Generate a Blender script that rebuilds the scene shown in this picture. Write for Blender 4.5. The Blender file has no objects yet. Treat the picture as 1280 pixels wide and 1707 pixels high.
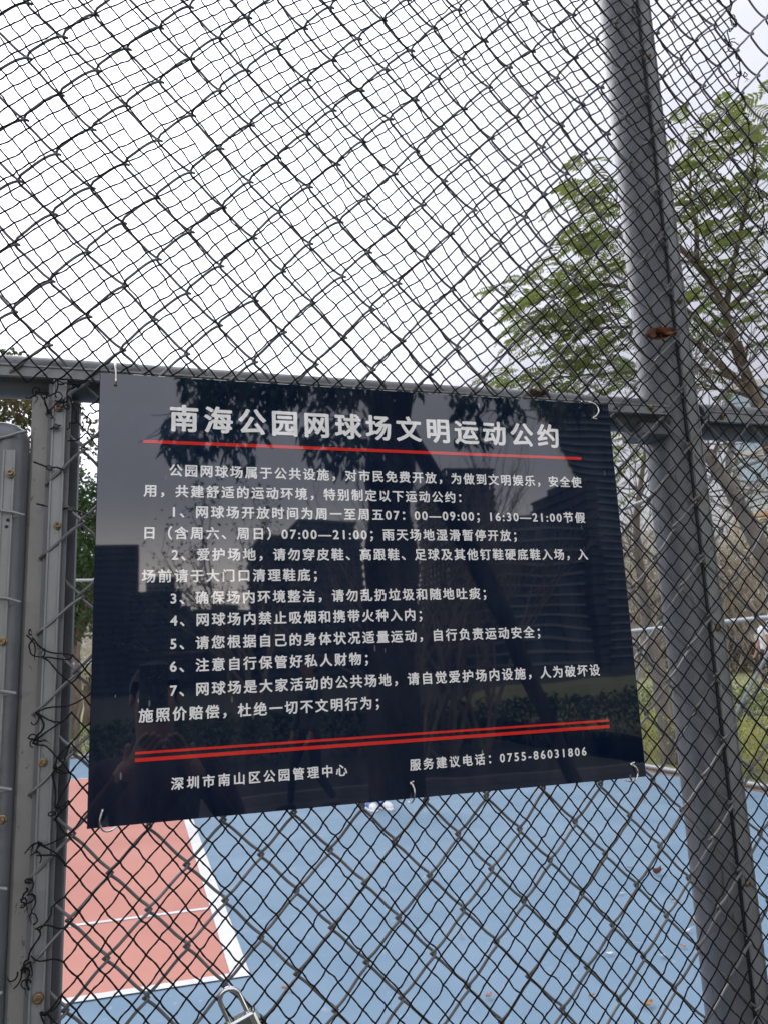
import bpy, math, random
import numpy as np
from mathutils import Vector, noise

random.seed(7); rng = np.random.default_rng(7)
SC = bpy.context.scene
COL = SC.collection
R = math.radians

# ------------------------------------------------------------------ camera
# metres; fence plane is y = 0 (x to the right along the fence), court beyond it, z = 0 at lens height, ground at -1.6
CAM_Y = -1.0965
ROT = np.array([[0.9570946, -0.2865705, -0.0429787],      # camera right, up, forward as world rows
                [-0.0156082, -0.1990839, 0.9798581],
                [0.2893548, 0.9371462, 0.1950150]])
FPX = 1318.55
GZ = -1.6
cd = bpy.data.cameras.new("camera"); cam = bpy.data.objects.new("camera", cd); COL.objects.link(cam)
r_, u_, f_ = ROT
cam.matrix_world = ((r_[0], u_[0], -f_[0], 0), (r_[1], u_[1], -f_[1], CAM_Y), (r_[2], u_[2], -f_[2], 0), (0, 0, 0, 1))
cam.matrix_world.transpose
from mathutils import Matrix
cam.matrix_world = Matrix(((r_[0], u_[0], -f_[0], 0), (r_[1], u_[1], -f_[1], CAM_Y), (r_[2], u_[2], -f_[2], 0), (0, 0, 0, 1)))
cd.sensor_fit = 'VERTICAL'; cd.sensor_height = 36; cd.sensor_width = 27
cd.lens = FPX / 1707 * 36
cd.clip_start = 0.005; cd.clip_end = 2000
cd.dof.use_dof = True; cd.dof.focus_distance = 1.25; cd.dof.aperture_fstop = 15
SC.camera = cam

# ------------------------------------------------------------------ sky, sun, exposure
SUN_EL, SUN_AZ = R(40), R(-14)            # behind the clouds, ahead and to the left
sun_dir = Vector((math.sin(SUN_AZ) * math.cos(SUN_EL), math.cos(SUN_AZ) * math.cos(SUN_EL), math.sin(SUN_EL)))
W = bpy.data.worlds.new("World"); SC.world = W; W.use_nodes = True
nt = W.node_tree; N = nt.nodes; L = nt.links; N.clear()
def nd(t, **k):
    n = N.new(t)
    for a, b in k.items(): setattr(n, a, b)
    return n
sky = nd('ShaderNodeTexSky'); sky.sky_type = 'NISHITA'; sky.sun_disc = False
sky.sun_elevation = SUN_EL; sky.sun_rotation = SUN_AZ; sky.dust_density = 3
tc = nd('ShaderNodeTexCoord')
dot = nd('ShaderNodeVectorMath', operation='DOT_PRODUCT'); dot.inputs[1].default_value = sun_dir
L.new(tc.outputs['Generated'], dot.inputs[0])
glow = nd('ShaderNodeMapRange', interpolation_type='SMOOTHSTEP'); glow.inputs[1].default_value = 0.72; glow.inputs[2].default_value = 1.0
glow.inputs[3].default_value = 0; glow.inputs[4].default_value = 13.0
L.new(dot.outputs['Value'], glow.inputs[0])
sep = nd('ShaderNodeSeparateXYZ'); L.new(tc.outputs['Generated'], sep.inputs[0])
el = nd('ShaderNodeMapRange', interpolation_type='SMOOTHSTEP'); el.inputs[1].default_value = 0.0; el.inputs[2].default_value = 1.0
el.inputs[3].default_value = 5.4; el.inputs[4].default_value = 13.0
L.new(sep.outputs['Z'], el.inputs[0])
cn = nd('ShaderNodeTexNoise'); cn.inputs['Scale'].default_value = 2.2; cn.inputs['Detail'].default_value = 4; cn.inputs['Roughness'].default_value = 0.5
mp = nd('ShaderNodeMapping'); mp.inputs['Scale'].default_value = (1, 1, 2.2); L.new(tc.outputs['Generated'], mp.inputs[0]); L.new(mp.outputs[0], cn.inputs[0])
cr = nd('ShaderNodeMapRange'); cr.inputs[1].default_value = 0.3; cr.inputs[2].default_value = 0.7; cr.inputs[3].default_value = 0.80; cr.inputs[4].default_value = 1.15
L.new(cn.outputs['Fac'], cr.inputs[0])
ad = nd('ShaderNodeMath', operation='ADD'); L.new(el.outputs[0], ad.inputs[0]); L.new(glow.outputs[0], ad.inputs[1])
mu = nd('ShaderNodeMath', operation='MULTIPLY'); L.new(ad.outputs[0], mu.inputs[0]); L.new(cr.outputs[0], mu.inputs[1])
cloud = nd('ShaderNodeVectorMath', operation='SCALE'); cloud.inputs[0].default_value = (0.94, 0.96, 1.085); L.new(mu.outputs[0], cloud.inputs['Scale'])
# paler, warmer opening in the clouds low over the town (behind the viewer, seen mirrored in the sign)
negy = nd('ShaderNodeMapRange', interpolation_type='SMOOTHSTEP'); negy.inputs[1].default_value = 0.1; negy.inputs[2].default_value = -0.8
negy.inputs[3].default_value = 0; negy.inputs[4].default_value = 1
L.new(sep.outputs['Y'], negy.inputs[0])
low = nd('ShaderNodeMapRange', interpolation_type='SMOOTHSTEP'); low.inputs[1].default_value = 0.24; low.inputs[2].default_value = 0.04
low.inputs[3].default_value = 0; low.inputs[4].default_value = 1
L.new(sep.outputs['Z'], low.inputs[0])
wm = nd('ShaderNodeMath', operation='MULTIPLY'); L.new(negy.outputs[0], wm.inputs[0]); L.new(low.outputs[0], wm.inputs[1])
warm = nd('ShaderNodeVectorMath', operation='SCALE'); warm.inputs[0].default_value = (27, 23.5, 19.5); L.new(wm.outputs[0], warm.inputs['Scale'])
bk = nd('ShaderNodeVectorMath', operation='SCALE'); bk.inputs[0].default_value = (4.6, 4.7, 5.1); L.new(negy.outputs[0], bk.inputs['Scale'])
s0_ = nd('ShaderNodeVectorMath', operation='ADD'); L.new(cloud.outputs[0], s0_.inputs[0]); L.new(bk.outputs[0], s0_.inputs[1])
sm = nd('ShaderNodeVectorMath', operation='ADD'); L.new(s0_.outputs[0], sm.inputs[0]); L.new(warm.outputs[0], sm.inputs[1])
mx = nd('ShaderNodeMix', data_type='RGBA'); mx.inputs[0].default_value = 0.93
L.new(sky.outputs[0], mx.inputs[6]); L.new(sm.outputs[0], mx.inputs[7])
bg = nd('ShaderNodeBackground'); bg.inputs[1].default_value = 0.11
L.new(mx.outputs[2], bg.inputs[0])
out = nd('ShaderNodeOutputWorld'); L.new(bg.outputs[0], out.inputs[0])

sl = bpy.data.lights.new("sun", 'SUN'); sl.energy = 0.9; sl.angle = R(45); sl.color = (1, 0.97, 0.93)
so = bpy.data.objects.new("sun", sl); COL.objects.link(so)
so.rotation_euler = sun_dir.to_track_quat('Z', 'Y').to_euler(); so.location = (0, 0, 12)
SC.view_settings.view_transform = 'Standard'; SC.view_settings.look = 'None'
SC.view_settings.exposure = 0.0; SC.view_settings.gamma = 1; SC.view_settings.use_curve_mapping = False
SC.render.engine = 'CYCLES'
SC.cycles.use_denoising = True
SC.cycles.max_bounces = 8; SC.cycles.transparent_max_bounces = 16
SC.cycles.caustics_reflective = False; SC.cycles.caustics_refractive = False
SC.cycles.sample_clamp_indirect = 4

# ------------------------------------------------------------------ geometry helpers
def at(px, py, Y=None, z=None, x=None, dist=None):
    """world point at a true distance along the line of sight through a spot of the photograph"""
    w = ROT.T @ np.array([(px - 640) / FPX, -(py - 853.5) / FPX, 1.0])
    if Y is not None: t = (Y - CAM_Y) / w[1]
    elif z is not None: t = z / w[2]
    elif x is not None: t = x / w[0]
    else: t = dist / np.linalg.norm(w)
    p = w * t
    return Vector((p[0], p[1] + CAM_Y, p[2]))
def mir(px, py, d):
    """point d metres in front of the sign whose mirror image is seen at that spot"""
    p = at(px, py, Y=d); return Vector((p.x, -p.y, p.z))

class MB:
    def __init__(s): s.v = []; s.f = []; s.m = []; s.cur = 0
    def add(s, vs, fs):
        o = len(s.v); s.v += [tuple(q) for q in vs]
        for f in fs: s.f.append(tuple(i + o for i in f)); s.m.append(s.cur)
    def box(s, x0, x1, y0, y1, z0, z1):
        s.add([(x, y, z) for x in (x0, x1) for y in (y0, y1) for z in (z0, z1)],
              [(0, 1, 3, 2), (4, 6, 7, 5), (0, 4, 5, 1), (2, 3, 7, 6), (0, 2, 6, 4), (1, 5, 7, 3)])
    def bbox(s, x0, x1, y0, y1, z0, z1, b):
        """box with its four long vertical edges and caps bevelled by b"""
        c = [(x0 + b, y0), (x1 - b, y0), (x1, y0 + b), (x1, y1 - b), (x1 - b, y1), (x0 + b, y1), (x0, y1 - b), (x0, y0 + b)]
        cx, cy = (x0 + x1) / 2, (y0 + y1) / 2
        def ins(k): return [(cx + (x - cx) * (1 - 2 * k / (x1 - x0)), cy + (y - cy) * (1 - 2 * k / (y1 - y0))) for x, y in c]
        rings = [(ins(b), z0), (c, z0 + b), (c, z1 - b), (ins(b), z1)]
        vs = [(x, y, z) for ring, z in rings for x, y in ring]
        fs = [tuple(reversed(range(8))), tuple(range(24, 32))]
        for k in range(3):
            for i in range(8): fs.append((k * 8 + i, k * 8 + (i + 1) % 8, k * 8 + 8 + (i + 1) % 8, k * 8 + 8 + i))
        s.add(vs, fs)
    def tube(s, pts, r, n=6, caps=True, closed=False):
        P = [Vector(p) for p in pts]; m = len(P)
        rs = [r] * m if isinstance(r, (int, float)) else list(r)
        T = []
        for i in range(m):
            if closed: t = P[(i + 1) % m] - P[i - 1]
            else: t = P[min(i + 1, m - 1)] - P[max(i - 1, 0)]
            T.append(t.normalized() if t.length > 1e-9 else Vector((0, 0, 1)))
        a = Vector((0, 0, 1)) if abs(T[0].z) < 0.9 else Vector((1, 0, 0))
        nrm = (a - T[0] * a.dot(T[0])).normalized()
        vs = []
        for i in range(m):
            nrm = nrm - T[i] * nrm.dot(T[i])
            nrm = nrm.normalized() if nrm.length > 1e-6 else T[i].orthogonal().normalized()
            b = T[i].cross(nrm)
            for k in range(n):
                an = 2 * math.pi * k / n
                vs.append(P[i] + (nrm * math.cos(an) + b * math.sin(an)) * rs[i])
        fs = []
        for i in range(m - 1 if not closed else m):
            j = (i + 1) % m
            for k in range(n): fs.append((i * n + k, i * n + (k + 1) % n, j * n + (k + 1) % n, j * n + k))
        if caps and not closed:
            fs.append(tuple(reversed(range(n)))); fs.append(tuple((m - 1) * n + k for k in range(n)))
        s.add(vs, fs)
    def lathe(s, prof, n, origin, axis):
        """prof: (radius, height) pairs about axis"""
        ax = Vector(axis).normalized(); a = ax.orthogonal().normalized(); b = ax.cross(a); o = Vector(origin)
        vs = [o + ax * h + (a * math.cos(2 * math.pi * k / n) + b * math.sin(2 * math.pi * k / n)) * r for r, h in prof for k in range(n)]
        fs = []
        for i in range(len(prof) - 1):
            for k in range(n): fs.append((i * n + k, i * n + (k + 1) % n, (i + 1) * n + (k + 1) % n, (i + 1) * n + k))
        fs.append(tuple(reversed(range(n)))); fs.append(tuple((len(prof) - 1) * n + k for k in range(n)))
        s.add(vs, fs)
    def blob(s, c, r, jit=0.15):
        q = []
        for v in [(1, 0, 0), (-1, 0, 0), (0, 1, 0), (0, -1, 0), (0, 0, 1), (0, 0, -1)]:
            k = r * (1 + random.uniform(-jit, jit)); q.append((c[0] + v[0] * k, c[1] + v[1] * k, c[2] + v[2] * k))
        s.add(q, [(0, 2, 4), (2, 1, 4), (1, 3, 4), (3, 0, 4), (2, 0, 5), (1, 2, 5), (3, 1, 5), (0, 3, 5)])
    def build(s, name, mats, parent=None, smooth=True, kind=None, sharp=40):
        me = bpy.data.meshes.new(name); me.from_pydata(s.v, [], s.f)
        mats = mats if isinstance(mats, (list, tuple)) else [mats]
        for m in mats: me.materials.append(m)
        if any(s.m): me.polygons.foreach_set('material_index', s.m)
        if smooth:
            me.polygons.foreach_set('use_smooth', [True] * len(me.polygons))
            me.set_sharp_from_angle(angle=R(sharp))
        me.update()
        return link(name, me, parent, kind)
def link(name, me, parent=None, kind=None):
    o = bpy.data.objects.new(name, me); COL.objects.link(o)
    if parent is not None: o.parent = parent
    if kind: o['kind'] = kind
    return o
def thing(name, label, cat, group=None, loc=(0, 0, 0)):
    o = bpy.data.objects.new(name, None); COL.objects.link(o); o.location = loc; o.empty_display_size = 0.1
    return tag(o, label, cat, group)
def tag(o, label, cat, group=None):
    o['label'] = label; o['category'] = cat
    if group: o['group'] = group
    return o
def copy_tree(o, parent=None):
    c = o.copy(); COL.objects.link(c); c.parent = parent
    for ch in o.children: copy_tree(ch, c)
    return c

# ------------------------------------------------------------------ materials
def mat(name, c1, c2=None, rough=0.6, scale=20, metal=0.0, bump=0.0, bscale=80, spec=0.5, speck=None, sscale=150, sthr=0.68, detail=4, trans=0.0, stretch=None):
    m = bpy.data.materials.new(name); m.use_nodes = True
    t = m.node_tree; n = t.nodes; l = t.links; p = n['Principled BSDF']
    p.inputs['Roughness'].default_value = rough; p.inputs['Metallic'].default_value = metal
    p.inputs['Specular IOR Level'].default_value = spec
    co = n.new('ShaderNodeTexCoord'); src = co.outputs['Object']
    if stretch:
        mpn = n.new('ShaderNodeMapping'); mpn.inputs['Scale'].default_value = stretch; l.new(src, mpn.inputs[0]); src = mpn.outputs[0]
    col = None
    if c2:
        a = n.new('ShaderNodeTexNoise'); a.inputs['Scale'].default_value = scale; a.inputs['Detail'].default_value = detail; l.new(src, a.inputs[0])
        rp = n.new('ShaderNodeMapRange'); rp.inputs[1].default_value = 0.3; rp.inputs[2].default_value = 0.7; l.new(a.outputs['Fac'], rp.inputs[0])
        mm = n.new('ShaderNodeMix'); mm.data_type = 'RGBA'; l.new(rp.outputs[0], mm.inputs[0])
        mm.inputs[6].default_value = (*c1, 1); mm.inputs[7].default_value = (*c2, 1); col = mm.outputs[2]
    if speck:
        a = n.new('ShaderNodeTexNoise'); a.inputs['Scale'].default_value = sscale; a.inputs['Detail'].default_value = 3; l.new(src, a.inputs[0])
        rp = n.new('ShaderNodeMapRange'); rp.inputs[1].default_value = sthr; rp.inputs[2].default_value = sthr + 0.05; l.new(a.outputs['Fac'], rp.inputs[0])
        mm = n.new('ShaderNodeMix'); mm.data_type = 'RGBA'; l.new(rp.outputs[0], mm.inputs[0])
        if col: l.new(col, mm.inputs[6])
        else: mm.inputs[6].default_value = (*c1, 1)
        mm.inputs[7].default_value = (*speck, 1); col = mm.outputs[2]
    if col: l.new(col, p.inputs['Base Color'])
    else: p.inputs['Base Color'].default_value = (*c1, 1)
    if bump:
        a = n.new('ShaderNodeTexNoise'); a.inputs['Scale'].default_value = bscale; a.inputs['Detail'].default_value = 5; l.new(co.outputs['Object'], a.inputs[0])
        b = n.new('ShaderNodeBump'); b.inputs['Strength'].default_value = bump; b.inputs['Distance'].default_value = 0.02; l.new(a.outputs['Fac'], b.inputs['Height'])
        l.new(b.outputs[0], p.inputs['Normal'])
    if trans:
        tr = n.new('ShaderNodeBsdfTranslucent'); ms = n.new('ShaderNodeMixShader'); ms.inputs[0].default_value = trans
        if col: l.new(col, tr.inputs[0])
        else: tr.inputs[0].default_value = (*c1, 1)
        l.new(p.outputs[0], ms.inputs[1]); l.new(tr.outputs[0], ms.inputs[2]); l.new(ms.outputs[0], n['Material Output'].inputs[0])
    return m

M_post = mat('painted_steel', (.130, .140, .152), (.078, .086, .096), .40, 26, 0.0, .09, 60, speck=(.05, .045, .04), sscale=150, sthr=.66, detail=7, stretch=(1, 1, .14))
M_sq = mat('weathered_steel', (.25, .247, .232), (.18, .18, .173), .5, 14, 0.0, .08, 90, speck=(.10, .085, .07), sscale=160, sthr=.66, stretch=(1, 1, .5))
M_flange = mat('dark_grey_steel', (.13, .135, .14), (.10, .105, .11), .6, 14, 0, .06, 90, speck=(.05, .05, .05), sscale=200, sthr=.68)  # darker grey than the square post; flange, spacer and stop strip
M_bar = mat('galvanised_bar', (.21, .225, .222), (.165, .178, .178), .42, 22, 0.25, .04, 120, speck=(.12, .105, .09), sscale=210, sthr=.70, stretch=(1, 1, .3))
M_beam = mat('beam_paint', (.13, .137, .142), (.09, .097, .10), .5, 10, 0, .05, 70, speck=(.06, .05, .045), sscale=140, sthr=.66)
M_rail = mat('rail_galv', (.45, .46, .46), (.36, .37, .38), .4, 6, .3)
M_wire = mat('coated_wire', (.15, .15, .147), (.10, .10, .102), .4, 30, .2, .03, 200, speck=(.30, .28, .25), sscale=220, sthr=.72)
M_farwire = mat('far_wire', (.20, .20, .19), None, .5, metal=.2)
M_net = mat('net_twine', (.004, .004, .005), (.010, .0095, .0095), .8, 400, 0, .6, 900, spec=.25)
M_tie = mat('black_plastic', (.008, .008, .009), None, .35)
M_bolt = mat('zinc_bolt', (.30, .24, .155), (.15, .10, .06), .42, 120, .75, .1, 300)
M_rust = mat('rust', (.15, .065, .03), (.08, .05, .035), .9, 90, 0, .3, 200)
M_chrome = mat('bright_wire', (.62, .62, .60), (.40, .38, .35), .22, 90, .95, speck=(.18, .10, .05), sscale=120, sthr=.70)
M_lock = mat('lock_chrome', (.66, .67, .66), (.50, .51, .50), .16, 40, 1.0, speck=(.12, .10, .08), sscale=90, sthr=.66)
M_lockface = mat('lock_face', (.20, .235, .20), (.14, .16, .145), .3, 30, .8, speck=(.5, .5, .48), sscale=60, sthr=.60)
M_court = mat('blue_court', (.145, .232, .312), (.190, .280, .362), .8, 1.6, 0, .15, 400, spec=.3, speck=(.24, .31, .38), sscale=19, sthr=.66, detail=9)
M_red = mat('red_court', (.47, .20, .155), (.53, .24, .185), .8, 1.0, 0, .15, 400, spec=.3, speck=(.42, .17, .13), sscale=30, sthr=.72)
M_white = mat('line_paint', (.70, .70, .70), (.58, .58, .58), .7, 6, spec=.3)
M_gutter = mat('leaf_litter', (.13, .075, .045), (.26, .22, .18), .9, 12, 0, .5, 60)
M_pave = mat('paving', (.095, .092, .088), (.07, .068, .066), .8, 3, 0, .3, 60, speck=(.08, .075, .07), sscale=10, sthr=.66)
M_kerb = mat('kerb_stone', (.22, .215, .20), (.17, .165, .155), .8, 8)
M_soil = mat('lawn', (.17, .19, .06), (.24, .22, .10), .95, .5, 0, .6, 14, speck=(.10, .13, .04), sscale=3, sthr=.58)
M_bark = mat('bark', (.20, .155, .12), (.11, .085, .065), .9, 12, 0, .6, 40, stretch=(1, 1, .3))
M_bark2 = mat('grey_bark', (.25, .215, .185), (.14, .12, .10), .9, 10, 0, .6, 40, stretch=(1, 1, .3))
M_twig = mat('twigs', (.30, .245, .19), (.19, .155, .12), .9, 5)
M_twigp = mat('pale_twigs', (.44, .38, .31), (.32, .27, .21), .9, 5)
M_frond = mat('feathery_leaf', (.165, .21, .06), (.245, .295, .09), .55, 2.2, spec=.3, trans=.45)
M_leafd = mat('dark_leaf', (.035, .075, .025), (.07, .12, .035), .5, 3, spec=.4, trans=.25)
M_leafr = mat('reddening_leaf', (.06, .115, .035), (.13, .10, .045), .55, .9, spec=.3, trans=.3)
M_leafy = mat('hedge_leaf', (.38, .42, .10), (.60, .58, .22), .5, 4, spec=.4, trans=.3)
M_leafm = mat('shrub_leaf', (.12, .17, .05), (.20, .25, .08), .55, 3, spec=.3, trans=.25)
M_blossom = mat('blossom', (.70, .64, .58), (.40, .40, .26), .8, 5, trans=.3)
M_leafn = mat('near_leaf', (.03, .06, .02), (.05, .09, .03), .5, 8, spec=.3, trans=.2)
M_dry = mat('dry_leaf_brown', (.20, .085, .045), (.11, .045, .03), .7, 60, 0, .3, 200)
M_drytan = mat('dry_leaf_tan', (.50, .30, .12), (.36, .20, .08), .7, 50, 0, .2, 200)
M_drypale = mat('dry_leaf_pale', (.72, .72, .68), (.60, .60, .57), .7, 50)
M_drypink = mat('dry_leaf_pink', (.56, .34, .28), (.42, .25, .20), .7, 50)
M_wall = mat('pale_wall', (.50, .48, .45), (.42, .41, .39), .8, .4)
M_wall2 = mat('grey_wall', (.085, .088, .10), (.06, .062, .07), .8, .3)
M_slab = mat('slab_edge', (.26, .26, .265), (.21, .21, .215), .7, .5)
M_glass = mat('window_glass', (.05, .07, .085), (.09, .12, .14), .12, .4, 0.1)
M_glassb = mat('blue_glass', (.30, .38, .42), (.22, .29, .34), .15, .5, 0.3)
M_orange = mat('orange_band', (.62, .32, .12), (.5, .25, .09), .7, 1)
M_skin = mat('skin', (.36, .21, .15), None, .55)
M_hair = mat('hair', (.012, .010, .009), None, .5)
M_shirtw = mat('white_cotton', (.75, .76, .80), None, .85, bump=.2, bscale=30)
M_dark = mat('dark_cloth', (.022, .020, .024), (.03, .026, .028), .85, 20)
M_brown = mat('maroon_cloth', (.055, .030, .028), (.04, .022, .022), .85, 20)
M_blueshoe = mat('blue_shoe', (.07, .17, .50), None, .5)
M_whiteshoe = mat('white_shoe', (.80, .80, .80), None, .5)
M_hole = mat('hole_dark', (.01, .01, .012), None, .8)

def gloss_over(name, build_base, boost=1.0, ior=1.5, rough=0.02):
    """a base shader under a clear polished face, so printed film, letters and lines reflect alike"""
    m = bpy.data.materials.new(name); m.use_nodes = True
    t = m.node_tree; n = t.nodes; l = t.links; n.remove(n['Principled BSDF'])
    base = build_base(n, l)
    fr = n.new('ShaderNodeFresnel'); fr.inputs[0].default_value = ior
    ge = n.new('ShaderNodeNewGeometry')
    inv = n.new('ShaderNodeMath'); inv.operation = 'SUBTRACT'; inv.inputs[0].default_value = boost; l.new(ge.outputs['Backfacing'], inv.inputs[1])
    mx0 = n.new('ShaderNodeMath'); mx0.operation = 'MAXIMUM'; mx0.inputs[1].default_value = 0; l.new(inv.outputs[0], mx0.inputs[0])
    mu = n.new('ShaderNodeMath'); mu.operation = 'MULTIPLY'; l.new(fr.outputs[0], mu.inputs[0]); l.new(mx0.outputs[0], mu.inputs[1])
    gl = n.new('ShaderNodeBsdfGlossy'); gl.inputs['Roughness'].default_value = rough
    co = n.new('ShaderNodeTexCoord')
    no = n.new('ShaderNodeTexNoise'); no.inputs['Scale'].default_value = 5.5; no.inputs['Detail'].default_value = 1; l.new(co.outputs['Object'], no.inputs[0])
    bp = n.new('ShaderNodeBump'); bp.inputs['Strength'].default_value = .045; bp.inputs['Distance'].default_value = .01; l.new(no.outputs['Fac'], bp.inputs['Height']); l.new(bp.outputs[0], gl.inputs['Normal'])
    ms = n.new('ShaderNodeMixShader'); l.new(mu.outputs[0], ms.inputs[0]); l.new(base, ms.inputs[1]); l.new(gl.outputs[0], ms.inputs[2])
    l.new(ms.outputs[0], n['Material Output'].inputs[0])
    return m
def base_panel(n, l):
    tr = n.new('ShaderNodeBsdfTransparent'); tr.inputs[0].default_value = (.075, .115, .175, 1)
    df = n.new('ShaderNodeBsdfDiffuse'); df.inputs[0].default_value = (.0045, .0135, .038, 1)
    ms = n.new('ShaderNodeMixShader'); ms.inputs[0].default_value = .55; l.new(tr.outputs[0], ms.inputs[1]); l.new(df.outputs[0], ms.inputs[2])
    co = n.new('ShaderNodeTexCoord')
    mp = n.new('ShaderNodeMapping'); mp.inputs['Scale'].default_value = (1, 1, .28); mp.inputs['Rotation'].default_value = (0, .15, 0); l.new(co.outputs['Object'], mp.inputs[0])
    vo = n.new('ShaderNodeTexVoronoi'); vo.inputs['Scale'].default_value = 55; vo.inputs['Randomness'].default_value = 1; l.new(mp.outputs[0], vo.inputs[0])
    lt = n.new('ShaderNodeMath'); lt.operation = 'LESS_THAN'; lt.inputs[1].default_value = .075; l.new(vo.outputs['Distance'], lt.inputs[0])
    no = n.new('ShaderNodeTexNoise'); no.inputs['Scale'].default_value = 9; l.new(co.outputs['Object'], no.inputs[0])
    gt = n.new('ShaderNodeMapRange'); gt.inputs[1].default_value = .5; gt.inputs[2].default_value = .66; gt.inputs[4].default_value = .50; l.new(no.outputs['Fac'], gt.inputs[0])
    k = n.new('ShaderNodeMath'); k.operation = 'MULTIPLY'; l.new(lt.outputs[0], k.inputs[0]); l.new(gt.outputs[0], k.inputs[1])
    # faint all-over dust film
    n2 = n.new('ShaderNodeTexNoise'); n2.inputs['Scale'].default_value = 14; n2.inputs['Detail'].default_value = 8; n2.inputs['Roughness'].default_value = .7; l.new(mp.outputs[0], n2.inputs[0])
    g2 = n.new('ShaderNodeMapRange'); g2.inputs[1].default_value = .45; g2.inputs[2].default_value = .8; g2.inputs[4].default_value = .035; l.new(n2.outputs['Fac'], g2.inputs[0])
    ad = n.new('ShaderNodeMath'); ad.operation = 'ADD'; l.new(k.outputs[0], ad.inputs[0]); l.new(g2.outputs[0], ad.inputs[1])
    du = n.new('ShaderNodeBsdfDiffuse'); du.inputs[0].default_value = (.5, .5, .48, 1)
    m2 = n.new('ShaderNodeMixShader'); l.new(ad.outputs[0], m2.inputs[0]); l.new(ms.outputs[0], m2.inputs[1]); l.new(du.outputs[0], m2.inputs[2])
    return m2.outputs[0]
def base_col(c):
    def f(n, l):
        df = n.new('ShaderNodeBsdfDiffuse'); df.inputs[0].default_value = (*c, 1); return df.outputs[0]
    return f
BOOST = 2.8
M_panel = gloss_over('navy_acrylic', base_panel, BOOST)
M_letter = gloss_over('white_print', base_col((.80, .80, .77)), BOOST)
M_redprint = gloss_over('red_print', base_col((.62, .028, .020)), BOOST)

# ------------------------------------------------------------------ ground
def sheet(name, x0, x1, y0, y1, z, m, kind='structure', nx=1, ny=1, fn=None):
    mb = MB()
    xs = np.linspace(x0, x1, nx + 1); ys = np.linspace(y0, y1, ny + 1)
    vs = [(x, y, z + (fn(x, y) if fn else 0)) for y in ys for x in xs]
    fs = [(j * (nx + 1) + i, j * (nx + 1) + i + 1, (j + 1) * (nx + 1) + i + 1, (j + 1) * (nx + 1) + i) for j in range(ny) for i in range(nx)]
    mb.add(vs, fs); return mb.build(name, m, kind=kind)
sheet('ground', -600, 600, -600, 600, GZ - .05, M_soil)
sheet('court_surface', -26, 6.95, .10, 17.8, GZ, M_court)
sheet('red_court_zone', -12, .487, 3.70, 13.8, GZ + .004, M_red)
sheet('gutter', 6.95, 7.5, .10, 18.3, GZ - .01, M_gutter)
sheet('gutter', -26, 6.95, 17.8, 18.3, GZ - .01, M_gutter)
sheet('court_line', .487, .59, 3.625, 13.8, GZ + .008, M_white)
sheet('court_line', -12, .487, 3.625, 3.70, GZ + .008, M_white)
sheet('court_line', -12, .487, 13.8, 13.87, GZ + .008, M_white)
sheet('court_line', -12, .487, 5.0, 5.05, GZ + .008, M_white)
def rise(x, y):
    t = max(0, min(1, (x - 10.2) / 4.5)); return .75 * t * t * (3 - 2 * t) + min(.7, max(0, (x - 15) * .022)) - .02
sheet('lawn', 7.5, 110, -30, 110, GZ, M_soil, nx=160, ny=8, fn=rise)
M_park = mat('dark_lawn', (.03, .032, .024), (.042, .042, .032), .95, .6, 0, .5, 14)  # lawn colour darkened to keep its reflection in the sign dim
M_bark3 = mat('dark_bark', (.06, .05, .045), (.035, .03, .028), .9, 12, 0, .6, 40, stretch=(1, 1, .3))
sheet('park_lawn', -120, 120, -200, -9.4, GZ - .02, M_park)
sheet('pavement', -30, 30, -6.2, .10, GZ - .004, M_pave)
for k, y in enumerate((-6.2, -9.4)):
    b = MB(); b.box(-30, 30, y - .12, y, GZ - .05, GZ + .1); b.build('kerb', M_kerb, kind='structure')
sheet('path', -30, 30, -9.4, -6.32, GZ - .01, M_pave)

# ------------------------------------------------------------------ front fence
KY = lambda Y: 1 + Y / 1.0965
fence = thing('chain_link_fence', 'grey steel framed chain-link fence carrying the dark notice and the black netting', 'fence')
YC = .020                                # mid plane of the woven wire
HW, HH = .046 * KY(YC), .0487 * KY(YC)
X0, Z0 = .104 * KY(YC), -.181 * KY(YC)
def jit(i, j, s=0):
    v = noise.noise_vector(Vector((i * .55 + 11.3 + s, j * .42 - 3.1, 2.7)))
    w = noise.noise_vector(Vector((i * 1.9 + s, j * 1.7, 9.7)))
    amp = .0035 + .0035 * max(0, min(1, j / 12))
    return v.x * amp + w.x * .0018, v.z * amp + w.z * .0018
def node(i, j):
    dx, dz = jit(i, j); return X0 + i * HW + dx, Z0 + j * HH + dz
def chain_wire(k, j0, j1, yoff=0.0, d=.0084, ph=0):
    """one flattened spiral between node columns k and k+1, rising passes in front"""
    pts = []
    S = 12
    for j in range(j0, j1):
        left = (k + j) % 2 == 0
        a = node(k, j) if left else node(k + 1, j)
        b = node(k + 1, j + 1) if left else node(k, j + 1)
        for s in range(S):
            t = s / S
            e = t
            x = a[0] + (b[0] - a[0]) * e; z = a[1] + (b[1] - a[1]) * t
            over = .0034 * (math.cos(math.pi * t) ** 7 if t < .5 else -(abs(math.cos(math.pi * t)) ** 7))
            x += -over if left else over
            bl = max(0., min(1., (j - 8) / 6)); dd = .0058 + (d - .0058) * bl; bow = max(0, math.sin(math.pi * (t ** (1 - .2 * bl) if left else t))) ** (.22 + .22 * bl)
            y = YC + yoff + (-dd if left else dd * .9) * bow
            z += (.0042 * min(1, (j - 9) / 6) if j > 9 else .0003) * bow * (1 if left else -.1)
            pts.append((x, y, z))
    mb = MB(); mb.tube(pts, .00205, 7)
    return mb.build('wire', M_wire, fence)
JT = 33
for k in range(-9, 27):
    chain_wire(k, 12 if k < -5 else -10, JT)

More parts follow.
